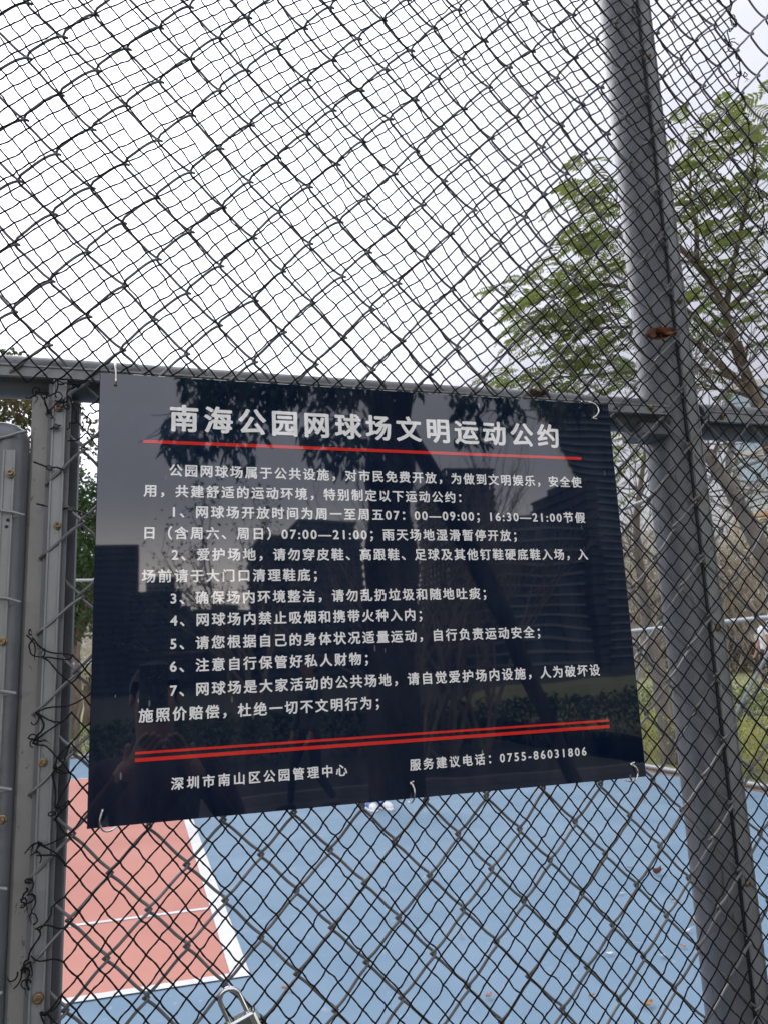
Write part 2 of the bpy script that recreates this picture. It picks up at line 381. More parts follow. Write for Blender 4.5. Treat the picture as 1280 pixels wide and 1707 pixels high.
# posts, beam, clamp bars
pb = MB()
pb.tube([(.9192, .082, GZ - .1), (.9192, .082, 2.35)], .0495, 40)
post = pb.build('round_post', M_post, fence, sharp=60); post.rotation_euler.y = .0066
cp = MB(); cp.lathe([(.055, 0), (.055, .03), (.03, .05), (.002, .055)], 24, (.9192, .082, 2.35), (0, 0, 1)); cp.build('post_cap', M_post, fence).rotation_euler.y = .0066
sq = MB(); sq.bbox(-.150, -.103, .028, .075, GZ - .1, .392, .004); sq.build('square_post', M_sq, fence, sharp=25)
sq = MB(); sq.bbox(-.1025, -.0905, .052, .085, GZ - .1, .392, .002); sq.build('post_flange', M_flange, fence, sharp=25)
sq = MB(); sq.tube([(-.75, .062, .428), (.885, .062, .424)], .0305, 28); sq.build('crossbeam', M_beam, fence, sharp=60)
sq = MB(); sq.tube([(.955, .062, .419), (2.6, .062, .419)], .0325, 28); sq.build('crossbeam', M_beam, fence, sharp=60)
def bar(name, x0, x1, z0, z1, y0=.0155, y1=.0200, lip=.004, vert=True):
    """flat steel bar with a raised lip along each long edge"""
    mb = MB(); mb.bbox(x0, x1, y0, y1, z0, z1, .0008)
    if vert:
        mb.bbox(x0 + .0002, x0 + .0030, y0 - .0018, y0 + .001, z0 + .0005, z1 - .0005, .0005)
        mb.bbox(x1 - .0030, x1 - .0002, y0 - .0018, y0 + .001, z0 + .0005, z1 - .0005, .0005)
    else:
        mb.bbox(x0 + .0005, x1 - .0005, y0 - .0018, y0 + .001, z1 - .0030, z1 - .0002, .0005)
        mb.bbox(x0 + .0005, x1 - .0005, y0 - .0018, y0 + .001, z0 + .0002, z0 + .0030, .0005)
    return mb.build(name, M_bar, fence, sharp=25)
bar('clamp_bar', -.1225, -.1045, -.62, .410)
bar('clamp_bar', .9115, .9360, -1.2, 2.2, .025, .030).rotation_euler.y = .0066
q_ = MB(); q_.bbox(.9090, .9112, .0285, .0340, -1.2, 2.2, .0006); q_.build('seam_shade_strip', M_tie, fence, sharp=25).rotation_euler.y = .0066  # black strip added to stand for the shaded seam beside the clamp bar
bar('clamp_bar', -.75, .872, .4110, .4285, vert=False)
bar('clamp_bar', .952, 2.6, .4040, .4240, vert=False)
bo = MB(); bo.box(-.128, -.099, .0205, .027, -.62, .405); bo.build('spacer', M_flange, fence)

def bolt_mesh():
    mb = MB(); mb.lathe([(.0056, 0), (.0056, .0008), (.0052, .0014), (.0040, .0016), (.0039, .0046), (.0034, .0054), (.0022, .0054), (.0021, .0034), (.0003, .0034)], 12, (0, 0, 0), (0, -1, 0))
    return mb
b0 = bolt_mesh().build('bolt', M_bolt)
bolt_me = b0.data; bpy.data.objects.remove(b0)
def bolt(px, py, parent, Y=.0137, s=1.0, m=None):
    o = link('bolt', bolt_me, parent); p = at(px, py, Y=Y); o.location = p; o.rotation_euler = (random.uniform(-.15, .15), random.uniform(0, 3), random.uniform(-.15, .15)); o.scale = (s, s, s)
    return o
for px, py, Y, s in [(98.5, 680, .0137, .95), (96.7, 876, .0137, 1), (71.7, 1271, .0137, 1), (64.5, 1664, .0137, 1), (1196, 1047, .024, 1), (1244, 1472, .024, 1.05),
                     (1132, 502, .024, 1), (1080, 95, .024, 1), (1203, 695, .0137, 1), (1085, 679, .0137, .9), (1163, 832, .024, 1)]:
    bolt(px, py, fence, Y, s)
for px, py, y_ in ((64.5, 1664, .0136), (1163, 830, .0237)):
    ru = MB(); ru.lathe([(.0070, 0), (.0066, .0004)], 14, at(px, py, Y=y_), (0, -1, 0)); ru.build('rust_patch', M_rust, fence)
# bracket where the left beam meets the round post
br = MB(); br.bbox(.820, .876, .030, .092, .380, .402, .002); br.build('bracket', M_beam, fence, sharp=25)

# ------------------------------------------------------------------ gate leaf at the far left
gate = thing('gate_leaf', 'grey tubular gate leaf with rounded top corner at the left picture edge', 'gate')
GX, GY_, GT = -.1737, .032, .3260
pp = [(-1.05, GY_, GT)] + [(GX - .006 + .006 * math.sin(a), GY_, GT - .006 + .006 * math.cos(a)) for a in np.linspace(0, math.pi / 2, 4)] + [(GX, GY_, GZ + .1)]
g = MB(); g.tube(pp, .0235, 24); g.build('gate_frame', M_post, gate, sharp=60)
g = MB(); g.bbox(-.176, -.138, .088, .092, -1.55, .315, .001); g.build('stop_strip', M_flange, gate, sharp=25)
g = MB(); g.bbox(-.179, -.1635, .0045, .0085, -1.3, .305, .0008); g.bbox(-.179, -.1762, .0028, .005, -1.3, .3045, .0004); g.bbox(-.1663, -.1637, .0028, .005, -1.3, .3045, .0004)
g.build('clamp_bar', M_bar, gate, sharp=25)
for px, py in [(18.5, 789.5), (6, 1069), (4, 1366)]: bolt(px, py, gate, .0018, 1.05)
for px, py in [(14, 867), (11.6, 878)]:
    h = MB(); h.lathe([(.0022, 0), (.0022, .0006)], 10, at(px, py, Y=.0045), (0, -1, 0)); h.build('screw_hole', M_hole, gate)
for kk, (xr, nn) in enumerate([(-.155, 34), (-.247, 34)]):
    pts = []
    for j in range(nn):
        z = .330 - j * .0565
        lx = xr - .092
        for s in range(8):
            t = s / 8
            right = j % 2 == 0
            x = xr + (lx - xr) * t if right else lx + (xr - lx) * t
            zz = z - .0565 * t + .012 * math.sin(math.pi * t) * (1 if right else -1)
            pts.append((x + (.004 * math.cos(math.pi * t) if right else -.004 * math.cos(math.pi * t)), .004 + (-.006 if not right else .005) * math.sin(math.pi * t) ** .6 - .001 + (0 if kk == 0 else .001), zz + random.uniform(-.0015, .0015)))
    g = MB(); g.tube(pts, .0021, 7); g.build('wire', M_bar, gate)

# ------------------------------------------------------------------ the notice
SX0, SX1, SZ0, SZ1 = -.0619, .7381, -.1772, .4187
sign = thing('notice_sign', 'dark navy glossy notice board with white Chinese rules, wired to the fence', 'sign')
pn = MB()
b = .0009
pn.add([(SX0 + b, 0, SZ0 + b), (SX1 - b, 0, SZ0 + b), (SX1 - b, 0, SZ1 - b), (SX0 + b, 0, SZ1 - b),
        (SX0, b, SZ0), (SX1, b, SZ0), (SX1, b, SZ1), (SX0, b, SZ1), (SX0, .003, SZ0), (SX1, .003, SZ0), (SX1, .003, SZ1), (SX0, .003, SZ1)],
       [(0, 1, 2, 3), (0, 4, 5, 1), (1, 5, 6, 2), (2, 6, 7, 3), (3, 7, 4, 0), (4, 8, 9, 5), (5, 9, 10, 6), (6, 10, 11, 7), (7, 11, 8, 4), (8, 11, 10, 9)])
pn.build('panel', M_panel, sign, smooth=False)

def text_line(body, x0, x1, zb, size, off, Y=-.0005):
    c = bpy.data.curves.new('tx', 'FONT'); c.body = body; c.size = size; c.resolution_u = 3
    o = bpy.data.objects.new('tx', c); COL.objects.link(o)
    def mesh():
        dg = bpy.context.evaluated_depsgraph_get(); dg.update()
        return bpy.data.meshes.new_from_object(o.evaluated_get(dg), depsgraph=dg)
    def ext(m):
        xs = [q.co.x for q in m.vertices]; return min(xs), max(xs)
    d = off * size; x0 += d; x1 -= d; zb += d
    c.space_character = 1.0; a = ext(mesh()); c.space_character = 1.2; bq = ext(mesh())
    w1, w2 = a[1] - a[0], bq[1] - bq[0]
    c.space_character = max(.7, 1 + .2 * ((x1 - x0) - w1) / (w2 - w1))
    me = mesh(); e = ext(me); s = (x1 - x0) / (e[1] - e[0])
    base = np.array([[x0 + (q.co.x - e[0]) * s, q.co.y + zb] for q in me.vertices]); fs = [tuple(p.vertices) for p in me.polygons]; nv = len(base)
    bpy.data.objects.remove(o); bpy.data.curves.remove(c)
    vs, ff = [], []
    # bold strokes: the thin outline laid down several times, each a hair in front of the last
    offs = [(0, 0)] + [(d * math.cos(t), d * math.sin(t) * .8) for t in np.linspace(0, 2 * math.pi, 9)[:-1]]
    for k, (dx, dz) in enumerate(offs):
        vs += [(q[0] + dx, Y - k * .000006, q[1] + dz) for q in base]; ff += [tuple(i + k * nv for i in f) for f in fs]
    m2 = bpy.data.meshes.new('text_line'); m2.from_pydata(vs, [], ff); m2.materials.append(M_letter); m2.update()
    return link('text_line', m2, sign)
SZ = .0184; BL = .0013        # glyph body height and drop below the box bottom
lines = [
 ("公园网球场属于公共设施，对市民免费开放，为做到文明娱乐，安全使", .032, .6732, .2735),
 ("用，共建舒适的运动环境，特别制定以下运动公约：", -.0015, .4625, .2440),
 ("1、网球场开放时间为周一至周五07：00—09:00；16:30—21:00节假", .0373, .6736, .2153),
 ("日（含周六、周日）07:00—21:00；雨天场地湿滑暂停开放；", .0005, .5504, .1855),
 ("2、爱护场地，请勿穿皮鞋、高跟鞋、足球及其他钉鞋硬底鞋入场，入", .0363, .6722, .1560),
 ("场前请于大门口清理鞋底；", -.0021, .2354, .1268),
 ("3、确保场内环境整洁，请勿乱扔垃圾和随地吐痰；", .0353, .4928, .0970),
 ("4、网球场内禁止吸烟和携带火种入内；", .0351, .3893, .0675),
 ("5、请您根据自己的身体状况适量运动，自行负责运动安全；", .0354, .5775, .0370),
 ("6、注意自行保管好私人财物；", .0353, .3056, .0075),
 ("7、网球场是大家活动的公共场地，请自觉爱护场内设施，人为破坏设", .0356, .6741, -.0235),
 ("施照价赔偿，杜绝一切不文明行为；", -.003, .3189, -.0538),
]
for t, a, bb, zb in lines: text_line(t, a, bb, zb + BL, SZ, .026)
text_line("南海公园网球场文明运动公约", .032, .6393, .3380 + .003, .0410, .032)
text_line("深圳市南山区公园管理中心", .038, .2703, -.1400 + BL, .0164, .026)
text_line("服务建议电话：0755-86031806", .3596, .6384, -.1405 + BL, .0164, .026)
for a, bb, z0, z1 in [(-.0034, .6769, .3196, .3243), (-.0065, .6822, -.0927, -.0895), (-.0065, .6822, -.1021, -.0974)]:
    m_ = MB(); m_.box(a, bb, -.0006, -.0001, z0, z1); m_.build('red_line', M_redprint, sign, smooth=False)
for x, z in [(-.0411, .4012), (.3627, .4024), (.7085, .3935), (-.0438, -.1562), (.3614, -.1580), (.7151, -.1585)]:
    h = MB(); h.lathe([(.0023, 0), (.0022, .0005)], 12, (x, -.0001, z), (0, -1, 0)); h.build('drilled_hole', M_hole, sign)
def ring(pts, r=.00125):
    P = [Vector(p) for p in pts]; out = []
    for i in range(len(P) - 1):
        p0, p1, p2, p3 = P[max(i - 1, 0)], P[i], P[i + 1], P[min(i + 2, len(P) - 1)]
        for s in range(6):
            t = s / 6
            out.append(.5 * ((2 * p1) + (p2 - p0) * t + (2 * p0 - 5 * p1 + 4 * p2 - p3) * t * t + (3 * p1 - p0 - 3 * p2 + p3) * t ** 3))
    out.append(P[-1]); m_ = MB(); m_.tube(out, r, 8); return m_.build('hanging_wire', M_chrome, sign)
ring([(-.0411, .004, .4012), (-.0411, -.0015, .4015), (-.0405, -.0045, .408), (-.0412, -.003, .424), (-.0425, .010, .436), (-.047, .022, .432)])
ring([(.7085, .004, .3935), (.7090, -.002, .3938), (.7140, -.006, .402), (.7125, -.006, .411), (.7040, -.004, .4180), (.697, .006, .423), (.692, .02, .425)])
ring([(.7120, -.002, .3905), (.7050, -.0025, .3915), (.7085, -.002, .3950), (.7120, -.003, .396)])
ring([(-.0438, .004, -.1562), (-.0440, -.0015, -.1566), (-.0462, -.004, -.165), (-.0462, -.004, -.174), (-.0415, -.002, -.1810), (-.0340, .004, -.1825), (-.028, .013, -.1800)])
ring([(.3614, .004, -.1580), (.3612, -.0035, -.1584), (.3625, -.007, -.166), (.3620, -.006, -.176), (.3600, .002, -.1830), (.360, .016, -.184)])
ring([(.3640, -.001, -.1545), (.3590, -.002, -.1565), (.3625, -.003, -.1590)])
ring([(.7151, .004, -.1585), (.7155, -.0015, -.1585), (.7195, -.004, -.1640), (.7205, -.004, -.172), (.7160, -.003, -.1800), (.710, .003, -.1825), (.706, .013, -.181)])
ring([(.7185, -.001, -.1550), (.7115, -.002, -.1572), (.7160, -.003, -.160)])

# ------------------------------------------------------------------ black netting
NA, NB = Vector((.0159, -.0186)), Vector((.0160, .0170))
NO = Vector((.138, -.192))
kn = KY(.007)
def npos(a, b):
    p = NO + NA * a + NB * b
    x, z = p.x, p.y
    if z > .22:
        q = z - .22
        x += .26 * q * q / (1 + q * .9); z = z - .05 * q
    v = noise.noise_vector(Vector((x * 5.2, z * 5.2, 1.3))); w = noise.noise_vector(Vector((a * .83, b * .83, 4.4)))
    up = .5 + .7 * max(0, min(1, z / .6))
    x += v.x * .010 * up + w.x * .0026 * up; z += v.z * .010 * up + w.z * .0026 * up
    y = .0062 + .0022 * v.y + .0012 * w.y
    return Vector((x * kn, y, z * kn))
def nkeep(p):
    x, z = p.x, p.z
    e = .012 * noise.noise(Vector((z * 30, 3.3, 0)))
    if z > .385: 
        if z > .55: return x < 1.135 + e * 1.8
        return x > (-.40 if z > .40 else -.13) and x < 1.6
    if z < .045: return x > -.098 + e and x < 1.6
    if x > -.045: return x < 1.6
    return False
net = MB(); pos = {}; deg = {}
for a in range(-60, 75):
    for b in range(-60, 110):
        p = npos(a, b)
        if -.45 < p.x < 1.5 and -.75 < p.z < 1.55 and nkeep(p): pos[(a, b)] = p
def strand(p, q, r=.00115, sag=.0008, n=5):
    p = Vector(p); q = Vector(q); d = (q - p); ln = d.length
    s1 = Vector((random.gauss(0, 1), random.gauss(0, .5), random.gauss(0, 1))) * sag
    s2 = Vector((random.gauss(0, 1), random.gauss(0, .5), random.gauss(0, 1))) * sag * .5
    pts = []
    r = r * (1 + .08 * max(0, min(1, (p.z - .3) / .3)))
    for i in range(n):
        t = i / (n - 1)
        pts.append(p + d * t + s1 * math.sin(math.pi * t) + s2 * math.sin(2 * math.pi * t) + Vector((0, 0, -.0006 * math.sin(math.pi * t))))
    rs = [r * (1.12 if i % 2 else .9) for i in range(n)]
    net.tube(pts, rs, 5, caps=False)
for (a, b), p in pos.items():
    for da, db in ((1, 0), (0, 1)):
        q = pos.get((a + da, b + db))
        if q is not None and random.random() > .003:
            strand(p, q); deg[(a, b)] = deg.get((a, b), 0) + 1; deg[(a + da, b + db)] = deg.get((a + da, b + db), 0) + 1
    net.blob(p, .0021, .2)
def tangle(c, n=5, s=.009, ln=7):
    for _ in range(n):
        p = Vector(c) + Vector((random.gauss(0, .35), random.uniform(-.2, .2), random.gauss(0, .35))) * s; an = random.uniform(0, 6.28); w = random.uniform(-.9, .9); pts = [p.copy()]
        L_ = random.randint(4, ln + 3)
        for i in range(L_):
            an += w + random.gauss(0, .25); p = p + Vector((math.cos(an), random.gauss(0, .3), math.sin(an) - .25)) * s * .36; p.y = min(.012, max(.001, p.y)); pts.append(p.copy())
        net.tube(pts, [.00115 - .0004 * i / L_ for i in range(L_ + 1)], 5)
        if random.random() < .5:
            for _ in range(3):
                e = p + Vector((random.gauss(0, .004), 0, random.gauss(-.003, .004))); net.tube([p, (p + e) * .5 + Vector((random.gauss(0, .001), 0, 0)), e], [.0005, .0004, .0002], 3)
# frayed left edge: loose ends gathered to a few snags over the clamp bar
anch = [at(px, py, Y=.006) for px, py in [(50, 1062), (75, 1098), (60, 1187), (56, 1238), (96, 1282), (92, 1345), (66, 1405), (62, 1425), (45, 1480), (38, 1500), (62, 1548), (48, 1600), (38, 1612), (50, 1650), (66, 1690), (70, 1740)]]
edge = [(k, p) for k, p in pos.items() if p.z < .06 and p.x < -.06 and deg.get(k, 0) < 4]
for k, p in edge:
    c = sorted(anch, key=lambda a: (a - p).length)[:2]
    for a in c[:2 if random.random() < .35 else 1]:
        if (a - p).length < .085: strand(p, a + Vector((random.gauss(0, .002), 0, random.gauss(0, .002))), .0010, .004, 7)
for i, a in enumerate(anch):
    tangle(a, 1 if i % 3 else 3, .009)
    if i in (2, 4, 8, 10, 11, 12) and i + 1 < len(anch): strand(a, anch[i + 1], .0012, .004, 8)
# torn strands hanging around the top left corner
for pl in [[(108, 640), (96, 634), (93, 655), (80, 660), (75, 662)], [(150, 628), (130, 640), (113, 652), (108, 672), (92, 668)], [(113, 660), (124, 680), (128, 700), (140, 715), (150, 726), (165, 745)],
           [(133, 676), (140, 690), (152, 705), (148, 722), (130, 733), (113, 735)], [(128, 700), (117, 705), (112, 716)], [(165, 684), (150, 688), (146, 700), (150, 705)], [(165, 663), (150, 676), (158, 684), (166, 684)],
           [(75, 662), (78, 678), (82, 690)], [(96, 634), (112, 638), (130, 640)]]:
    P = [at(x, y, Y=.004) for x, y in pl]
    for i in range(len(P) - 1): strand(P[i], P[i + 1], .0010, .0012, 5)
tangle(at(103, 668, Y=.004), 4, .009); tangle(at(62, 655, Y=.006), 4, .010)
# frayed right hem
hem = [(k, p) for k, p in pos.items() if p.z > .5 and p.x > 1.05 and deg.get(k, 0) < 4]
hem.sort(key=lambda t: t[1].z)
for i in range(len(hem) - 1):
    p, q = hem[i][1], hem[i + 1][1]
    if (p - q).length < .06: strand(p, q, .0011, .004, 6)
    if i % 3 == 0: tangle(p + Vector((.006, 0, 0)), 4, .010)
net_o = net.build('safety_net', M_net, sharp=180)
tag(net_o, 'black knotted twine netting stretched over the fence with torn hanging edges', 'net')

# ------------------------------------------------------------------ cable ties
def tie(label, segs, knot):
    t = thing('cable_tie', label, 'cable tie', 'black cable ties on the left post', loc=knot)
    inv = -Vector(knot)
    m_ = MB()
    for s in segs: m_.tube([Vector(p) + inv for p in s], .0013, 5)
    m_.build('strap', M_tie, t)
    m_ = MB(); m_.bbox(-.0036, .0036, -.003, .003, -.0032, .0032, .0008); o = m_.build('tie_head', M_tie, t, sharp=25); o.rotation_euler = (0, .35, 0)
TY = .0055
tie('black cable tie with a long tail round the upper wire on the post', [[at(57, 770, Y=-.008), at(70, 775, Y=-.002), at(83, 780, Y=TY)], [at(83, 780, Y=TY), at(95, 779, Y=.004), at(107, 783, Y=.006), at(108, 788, Y=.014)]], at(83, 780, Y=TY))
tie('black cable tie passing behind the clamp bar with both ends showing', [[at(62, 840, Y=.016), at(71, 842, Y=.021), at(81, 845, Y=.0215)], [at(105, 848, Y=.0215), at(112, 847, Y=.016), at(119, 849, Y=.012)], [at(119, 849, Y=.012), at(135, 854, Y=.006), at(153, 860, Y=.004)]], at(119, 849, Y=.012))
tie('short black cable tie stub lying across the clamp bar near the top bolt', [[at(84, 716, Y=.008), at(94, 711, Y=.009), at(102, 709, Y=.010)]], at(94, 711, Y=.009))

# ------------------------------------------------------------------ dead leaves
def leaf_mesh(ln, wd, curl, m, seed=0, stem=.3):
    r = random.Random(seed); mb = MB(); nu, nv = 7, 4; vs = []
    for i in range(nu + 1):
        u = i / nu; w = wd * (math.sin(math.pi * min(1, u * .94 + .03)) ** .75) * (1 - .25 * u)
        for j in range(nv + 1):
            v = j / nv * 2 - 1
            x = (u - .5) * ln; y = v * w * .5 * (1 + .12 * r.uniform(-1, 1)); z = curl * ln * (v * v * .6 + (u - .5) ** 2 * 1.6 - .2) + r.uniform(-.04, .04) * wd
            vs.append((x, y, z))
    k = nv + 1
    mb.add(vs, [(i * k + j, i * k + j + 1, (i + 1) * k + j + 1, (i + 1) * k + j) for i in range(nu) for j in range(nv)])
    mb.tube([(ln * .48, 0, vs[nu * k + 2][2]), (ln * (.48 + stem), .01 * ln, curl * ln * .4)], ln * .014, 4)
    o = mb.build('dry_leaf', m, sharp=180); return o
def ground_leaf(px, py, ln, wd, m, label, seed, rz, curl=.25):
    o = leaf_mesh(ln, wd, curl, m, seed); p = at(px, py, z=GZ + .012 + curl * ln * .2); o.location = p; o.rotation_euler = (random.uniform(-.15, .15), random.uniform(-.15, .15), rz)
    tag(o, label, 'leaf', 'fallen leaves on the blue court')
GL = [(1095, 1454, .10, .055, M_dry, 'curled dark brown leaf on the blue court, biggest of the fallen leaves', .3, .5),
      (1080, 1674, .085, .035, M_drytan, 'tan pointed leaf on the blue court near the bottom edge', .5, .2),
      (1152, 1536, .05, .03, M_drytan, 'small tan leaf on the blue court touching the round post', 1.2, .35),
      (1145, 1551, .075, .018, M_drypale, 'thin white leaf lying just below the small tan one by the post', .2, .1),
      (1035, 1489, .055, .022, M_drypale, 'pale leaf left of and below the curled dark brown leaf', -.3, .1),
      (1104, 1593, .05, .025, M_drypale, 'pale leaf lying midway between the thin white leaf and the tan pointed leaf', .8, .2),
      (1138, 1577, .035, .022, M_drytan, 'tiny ochre leaf beside the post below the thin white leaf', 2.0, .3),
      (1015, 1589, .05, .024, M_drypale, 'pale leaf alone on the blue court, left of its neighbours', .1, .15),
      (1049, 1446, .05, .025, M_drypink, 'faint pinkish leaf left of the curled dark brown leaf', -.2, .2),
      (814, 1660, .045, .028, M_drypink, 'pinkish leaf on the blue court below the middle of the notice', .4, .4),
      (768, 1560, .04, .016, M_drypink, 'narrow pink leaf on the court right of the padlock and white line', 1.3, .3),
      (941, 1582, .045, .012, M_drypale, 'thin white sliver of leaf between the pink and the pale leaves', -.5, .1),
      (1012, 1450, .03, .012, M_drypale, 'tiny white flake on the court above and left of the pale leaves', .9, .1),
      (1120, 1500, .04, .02, M_drytan, 'small yellow leaf between the curled brown leaf and the round post', 1.9, .3),
      (985, 1660, .04, .018, M_drytan, 'small yellow leaf near the bottom edge left of the tan pointed leaf', .3, .3),
      (900, 1400, .035, .014, M_drypale, 'tiny pale flake on the court below the lower right part of the notice', 2.4, .1),
      (480, 1647, .06, .016, M_drypink, 'reddish leaf on the blue court just right of the white line corner', -.1, .35)]
for i, (px, py, ln, wd, m_, lb, rz, cu) in enumerate(GL): ground_leaf(px, py, ln, wd, m_, lb, i, rz, cu)
o = leaf_mesh(.066, .030, .30, M_dry, 31, .25); o.location = at(1095, 561, Y=.004); o.rotation_euler = (R(70), R(-14), R(4)); tag(o, 'curled brown dead leaf caught in the net against the round post', 'leaf')
o = leaf_mesh(.030, .022, .45, M_dry, 33, .1); o.location = at(1105, 556, Y=.0035); o.rotation_euler = (R(60), R(20), R(0)); tag(o, 'small dark red leaf folded over the brown leaf on the post', 'leaf')
o = leaf_mesh(.040, .026, .35, M_dry, 35, .1); o.location = at(896, 661, Y=.03) + Vector((0, 0, .004)); o.rotation_euler = (R(25), 0, R(5)); tag(o, 'crumpled brown leaf lying on the crossbeam above the notice', 'leaf')
o = leaf_mesh(.013, .008, .35, M_dry, 36, .1); o.location = at(56, 603, Y=.045); o.rotation_euler = (R(35), 0, 0); tag(o, 'tiny rusty leaf scrap on the crossbeam near the left edge', 'leaf')

# ------------------------------------------------------------------ padlock
lock = thing('padlock', 'chrome padlock hooked on the chain-link below the notice', 'padlock', loc=at(377, 1650, Y=.004))
lock.rotation_euler = (R(6), R(-24), R(-14))
pts = [(-.0125, 0, -.038)] + [(-.0125 * math.cos(a), 0, -.0125 + .0125 * math.sin(a)) for a in np.linspace(0, math.pi, 11)] + [(.0125, 0, -.038)]
m_ = MB(); m_.tube(pts, .0032, 10); m_.build('shackle', M_lock, lock)
m_ = MB(); m_.bbox(-.0225, .0225, -.0085, .0085, -.076, -.036, .0022); m_.build('lock_body', M_lock, lock, sharp=25)
m_ = MB(); m_.bbox(-.0195, .0150, -.0092, -.0087, -.073, -.0385, .0002); m_.build('face_plate', M_lockface, lock, sharp=25)
m_ = MB(); m_.lathe([(.0065, 0), (.0065, .001), (.004, .0012), (.001, .0012)], 16, (0, -.001, -.0765), (0, 0, -1)); m_.build('keyhole', M_bolt, lock)

# ------------------------------------------------------------------ side and end fences of the court
def lattice(mb, o, ux, w, z0, z1, hw=.043, hh=.047, r=.0017):
    o = Vector(o); ux = Vector(ux)
    n = int(w / hw); m = int((z1 - z0) / hh)
    for k in range(n):
        pts = []
        for j in range(m + 1):
            a = k if (k + j) % 2 == 0 else k + 1
            pts.append(o + ux * (a * hw + noise.noise(Vector((a * .9, j * .8, 1))) * .006) + Vector((0, 0, z0 + j * hh)))
        mb.tube(pts, r, 3, caps=False)
sf = thing('court_side_fence', 'tall galvanised fence along the right side of the court', 'fence')
for z in (2.30, .412, -1.565):
    m_ = MB(); m_.tube([(7.145, .3, z), (7.145, 18.0, z)], .032, 12); m_.build('rail', M_rail, sf)
for y in (2.2, 5.05, 7.95, 10.9, 13.8, 16.5):
    m_ = MB(); m_.tube([(7.145, y, GZ - .05), (7.145, y, 2.4)], .036, 12); m_.build('post', M_rail, sf)
for a, bq in [((1232, 1178), (1282, 1085)), ((1061, 1135), (1079, 1062))]:
    p, q = at(*a, x=7.14), at(*bq, x=7.14); d = (q - p)
    s0 = (-1.5 - p.z) / d.z; s1 = (.40 - p.z) / d.z
    m_ = MB(); m_.tube([p + d * s0, p + d * s1], .02, 8); m_.build('brace', M_rail, sf)
m_ = MB(); lattice(m_, (7.12, 1.0, 0), (0, 1, 0), 17, -1.56, 2.3); m_.build('mesh', M_farwire, sf, kind='stuff', sharp=180)
ef = thing('court_end_fence', 'green-grey fence across the far end of the court, seen left of the notice', 'fence')
for z in (2.28, .41, -1.565):
    m_ = MB(); m_.tube([(-12, 18.05, z), (7.10, 18.05, z)], .035, 10); m_.build('rail', M_rail, ef)
for x in (-11, -8, -5, -2.35, .7, 3.7, 6.6):
    m_ = MB(); m_.tube([(x, 18.05, GZ - .05), (x, 18.05, 2.3)], .036, 10); m_.build('post', M_rail, ef)
m_ = MB(); lattice(m_, (-5, 18.02, 0), (1, 0, 0), 12, -1.56, 2.28, .06, .065); m_.build('mesh', M_farwire, ef, kind='stuff', sharp=180)

# ------------------------------------------------------------------ vegetation
def leaf_cards(mb, centres, size, asp=.5, droop=0, r=None):
    """many small folded leaves: centres (n,3)"""
    r = r or rng; n = len(centres)
    for c in centres:
        a = r.normal(size=3); a[2] -= droop; a /= np.linalg.norm(a); b = np.cross(a, r.normal(size=3)); b /= np.linalg.norm(b)
        s = size * r.uniform(.6, 1.25); w = s * asp * .5; nn = np.cross(a, b) * w * .35
        p = [c - a * s * .5, c + b * w + nn, c + a * s * .5, c - b * w + nn]
        mb.add(p, [(0, 1, 2), (0, 2, 3)])
def cloud_pts(n, clumps, rad, flat=1.0):
    k = rng.integers(0, len(clumps), n); d = rng.normal(size=(n, 3)); d /= np.linalg.norm(d, axis=1)[:, None]
    rr = rad * rng.uniform(.3, 1, n) ** .5
    P = np.array(clumps)[k] + d * rr[:, None] * np.array([1, 1, flat]); return P
def branchy(mb, p, d, ln, r, depth, spread=.5, up=.15, kids=(2, 3), tips=None, segs=4, shrink=.72):
    p = Vector(p); d = Vector(d).normalized(); pts = [p.copy()]; rs = [r]
    for i in range(segs):
        d = (d + Vector((random.gauss(0, .13), random.gauss(0, .13), random.gauss(0, .10) + up * .25))).normalized()
        p = p + d * ln / segs; pts.append(p.copy()); rs.append(r * (1 - .45 * (i + 1) / segs))
    mb.tube(pts, rs, 6 if r > .03 else (4 if r > .008 else 3), caps=False)
    if depth == 0:
        if tips is not None: tips.append(p.copy())
        return
    for _ in range(random.randint(*kids)):
        q = pts[random.randint(2, segs)]
        v = Vector((random.gauss(0, 1), random.gauss(0, 1), random.gauss(0, .6))).normalized()
        branchy(mb, q, (d + v * spread * random.uniform(.7, 1.6)).normalized(), ln * shrink * random.uniform(.8, 1.15), r * .55, depth - 1, spread, up, kids, tips, segs, shrink)

# --- feathery tree at the right, leaning over the court from beyond the side fence
ft = thing('feathery_tree', 'feathery light-green tree reaching over the fence behind the round post', 'tree')
def spl(pl, n=5):
    P = [Vector(p) for p in pl]; out = []
    for i in range(len(P) - 1):
        p0, p1, p2, p3 = P[max(i - 1, 0)], P[i], P[i + 1], P[min(i + 2, len(P) - 1)]
        for s in range(n):
            t = s / n; out.append(.5 * ((2 * p1) + (p2 - p0) * t + (2 * p0 - 5 * p1 + 4 * p2 - p3) * t * t + (3 * p1 - p0 - 3 * p2 + p3) * t ** 3))
    out.append(P[-1]); return out
TD = 12.0
def fp(px, py, d=TD): return at(px, py, dist=d)
tb = MB()
base = fp(1300, 800, 12.6)
tb.tube(spl([Vector((base.x + .9, base.y + .2, GZ - .4)), Vector((base.x + .45, base.y + .1, -.2)), base, fp(1282, 735, 12.4), fp(1262, 668, 12.2)]), [.20] * 3 + [.16] * 3 + [.13] * 5 + [.12] * 5 + [.105] * 5, 12)
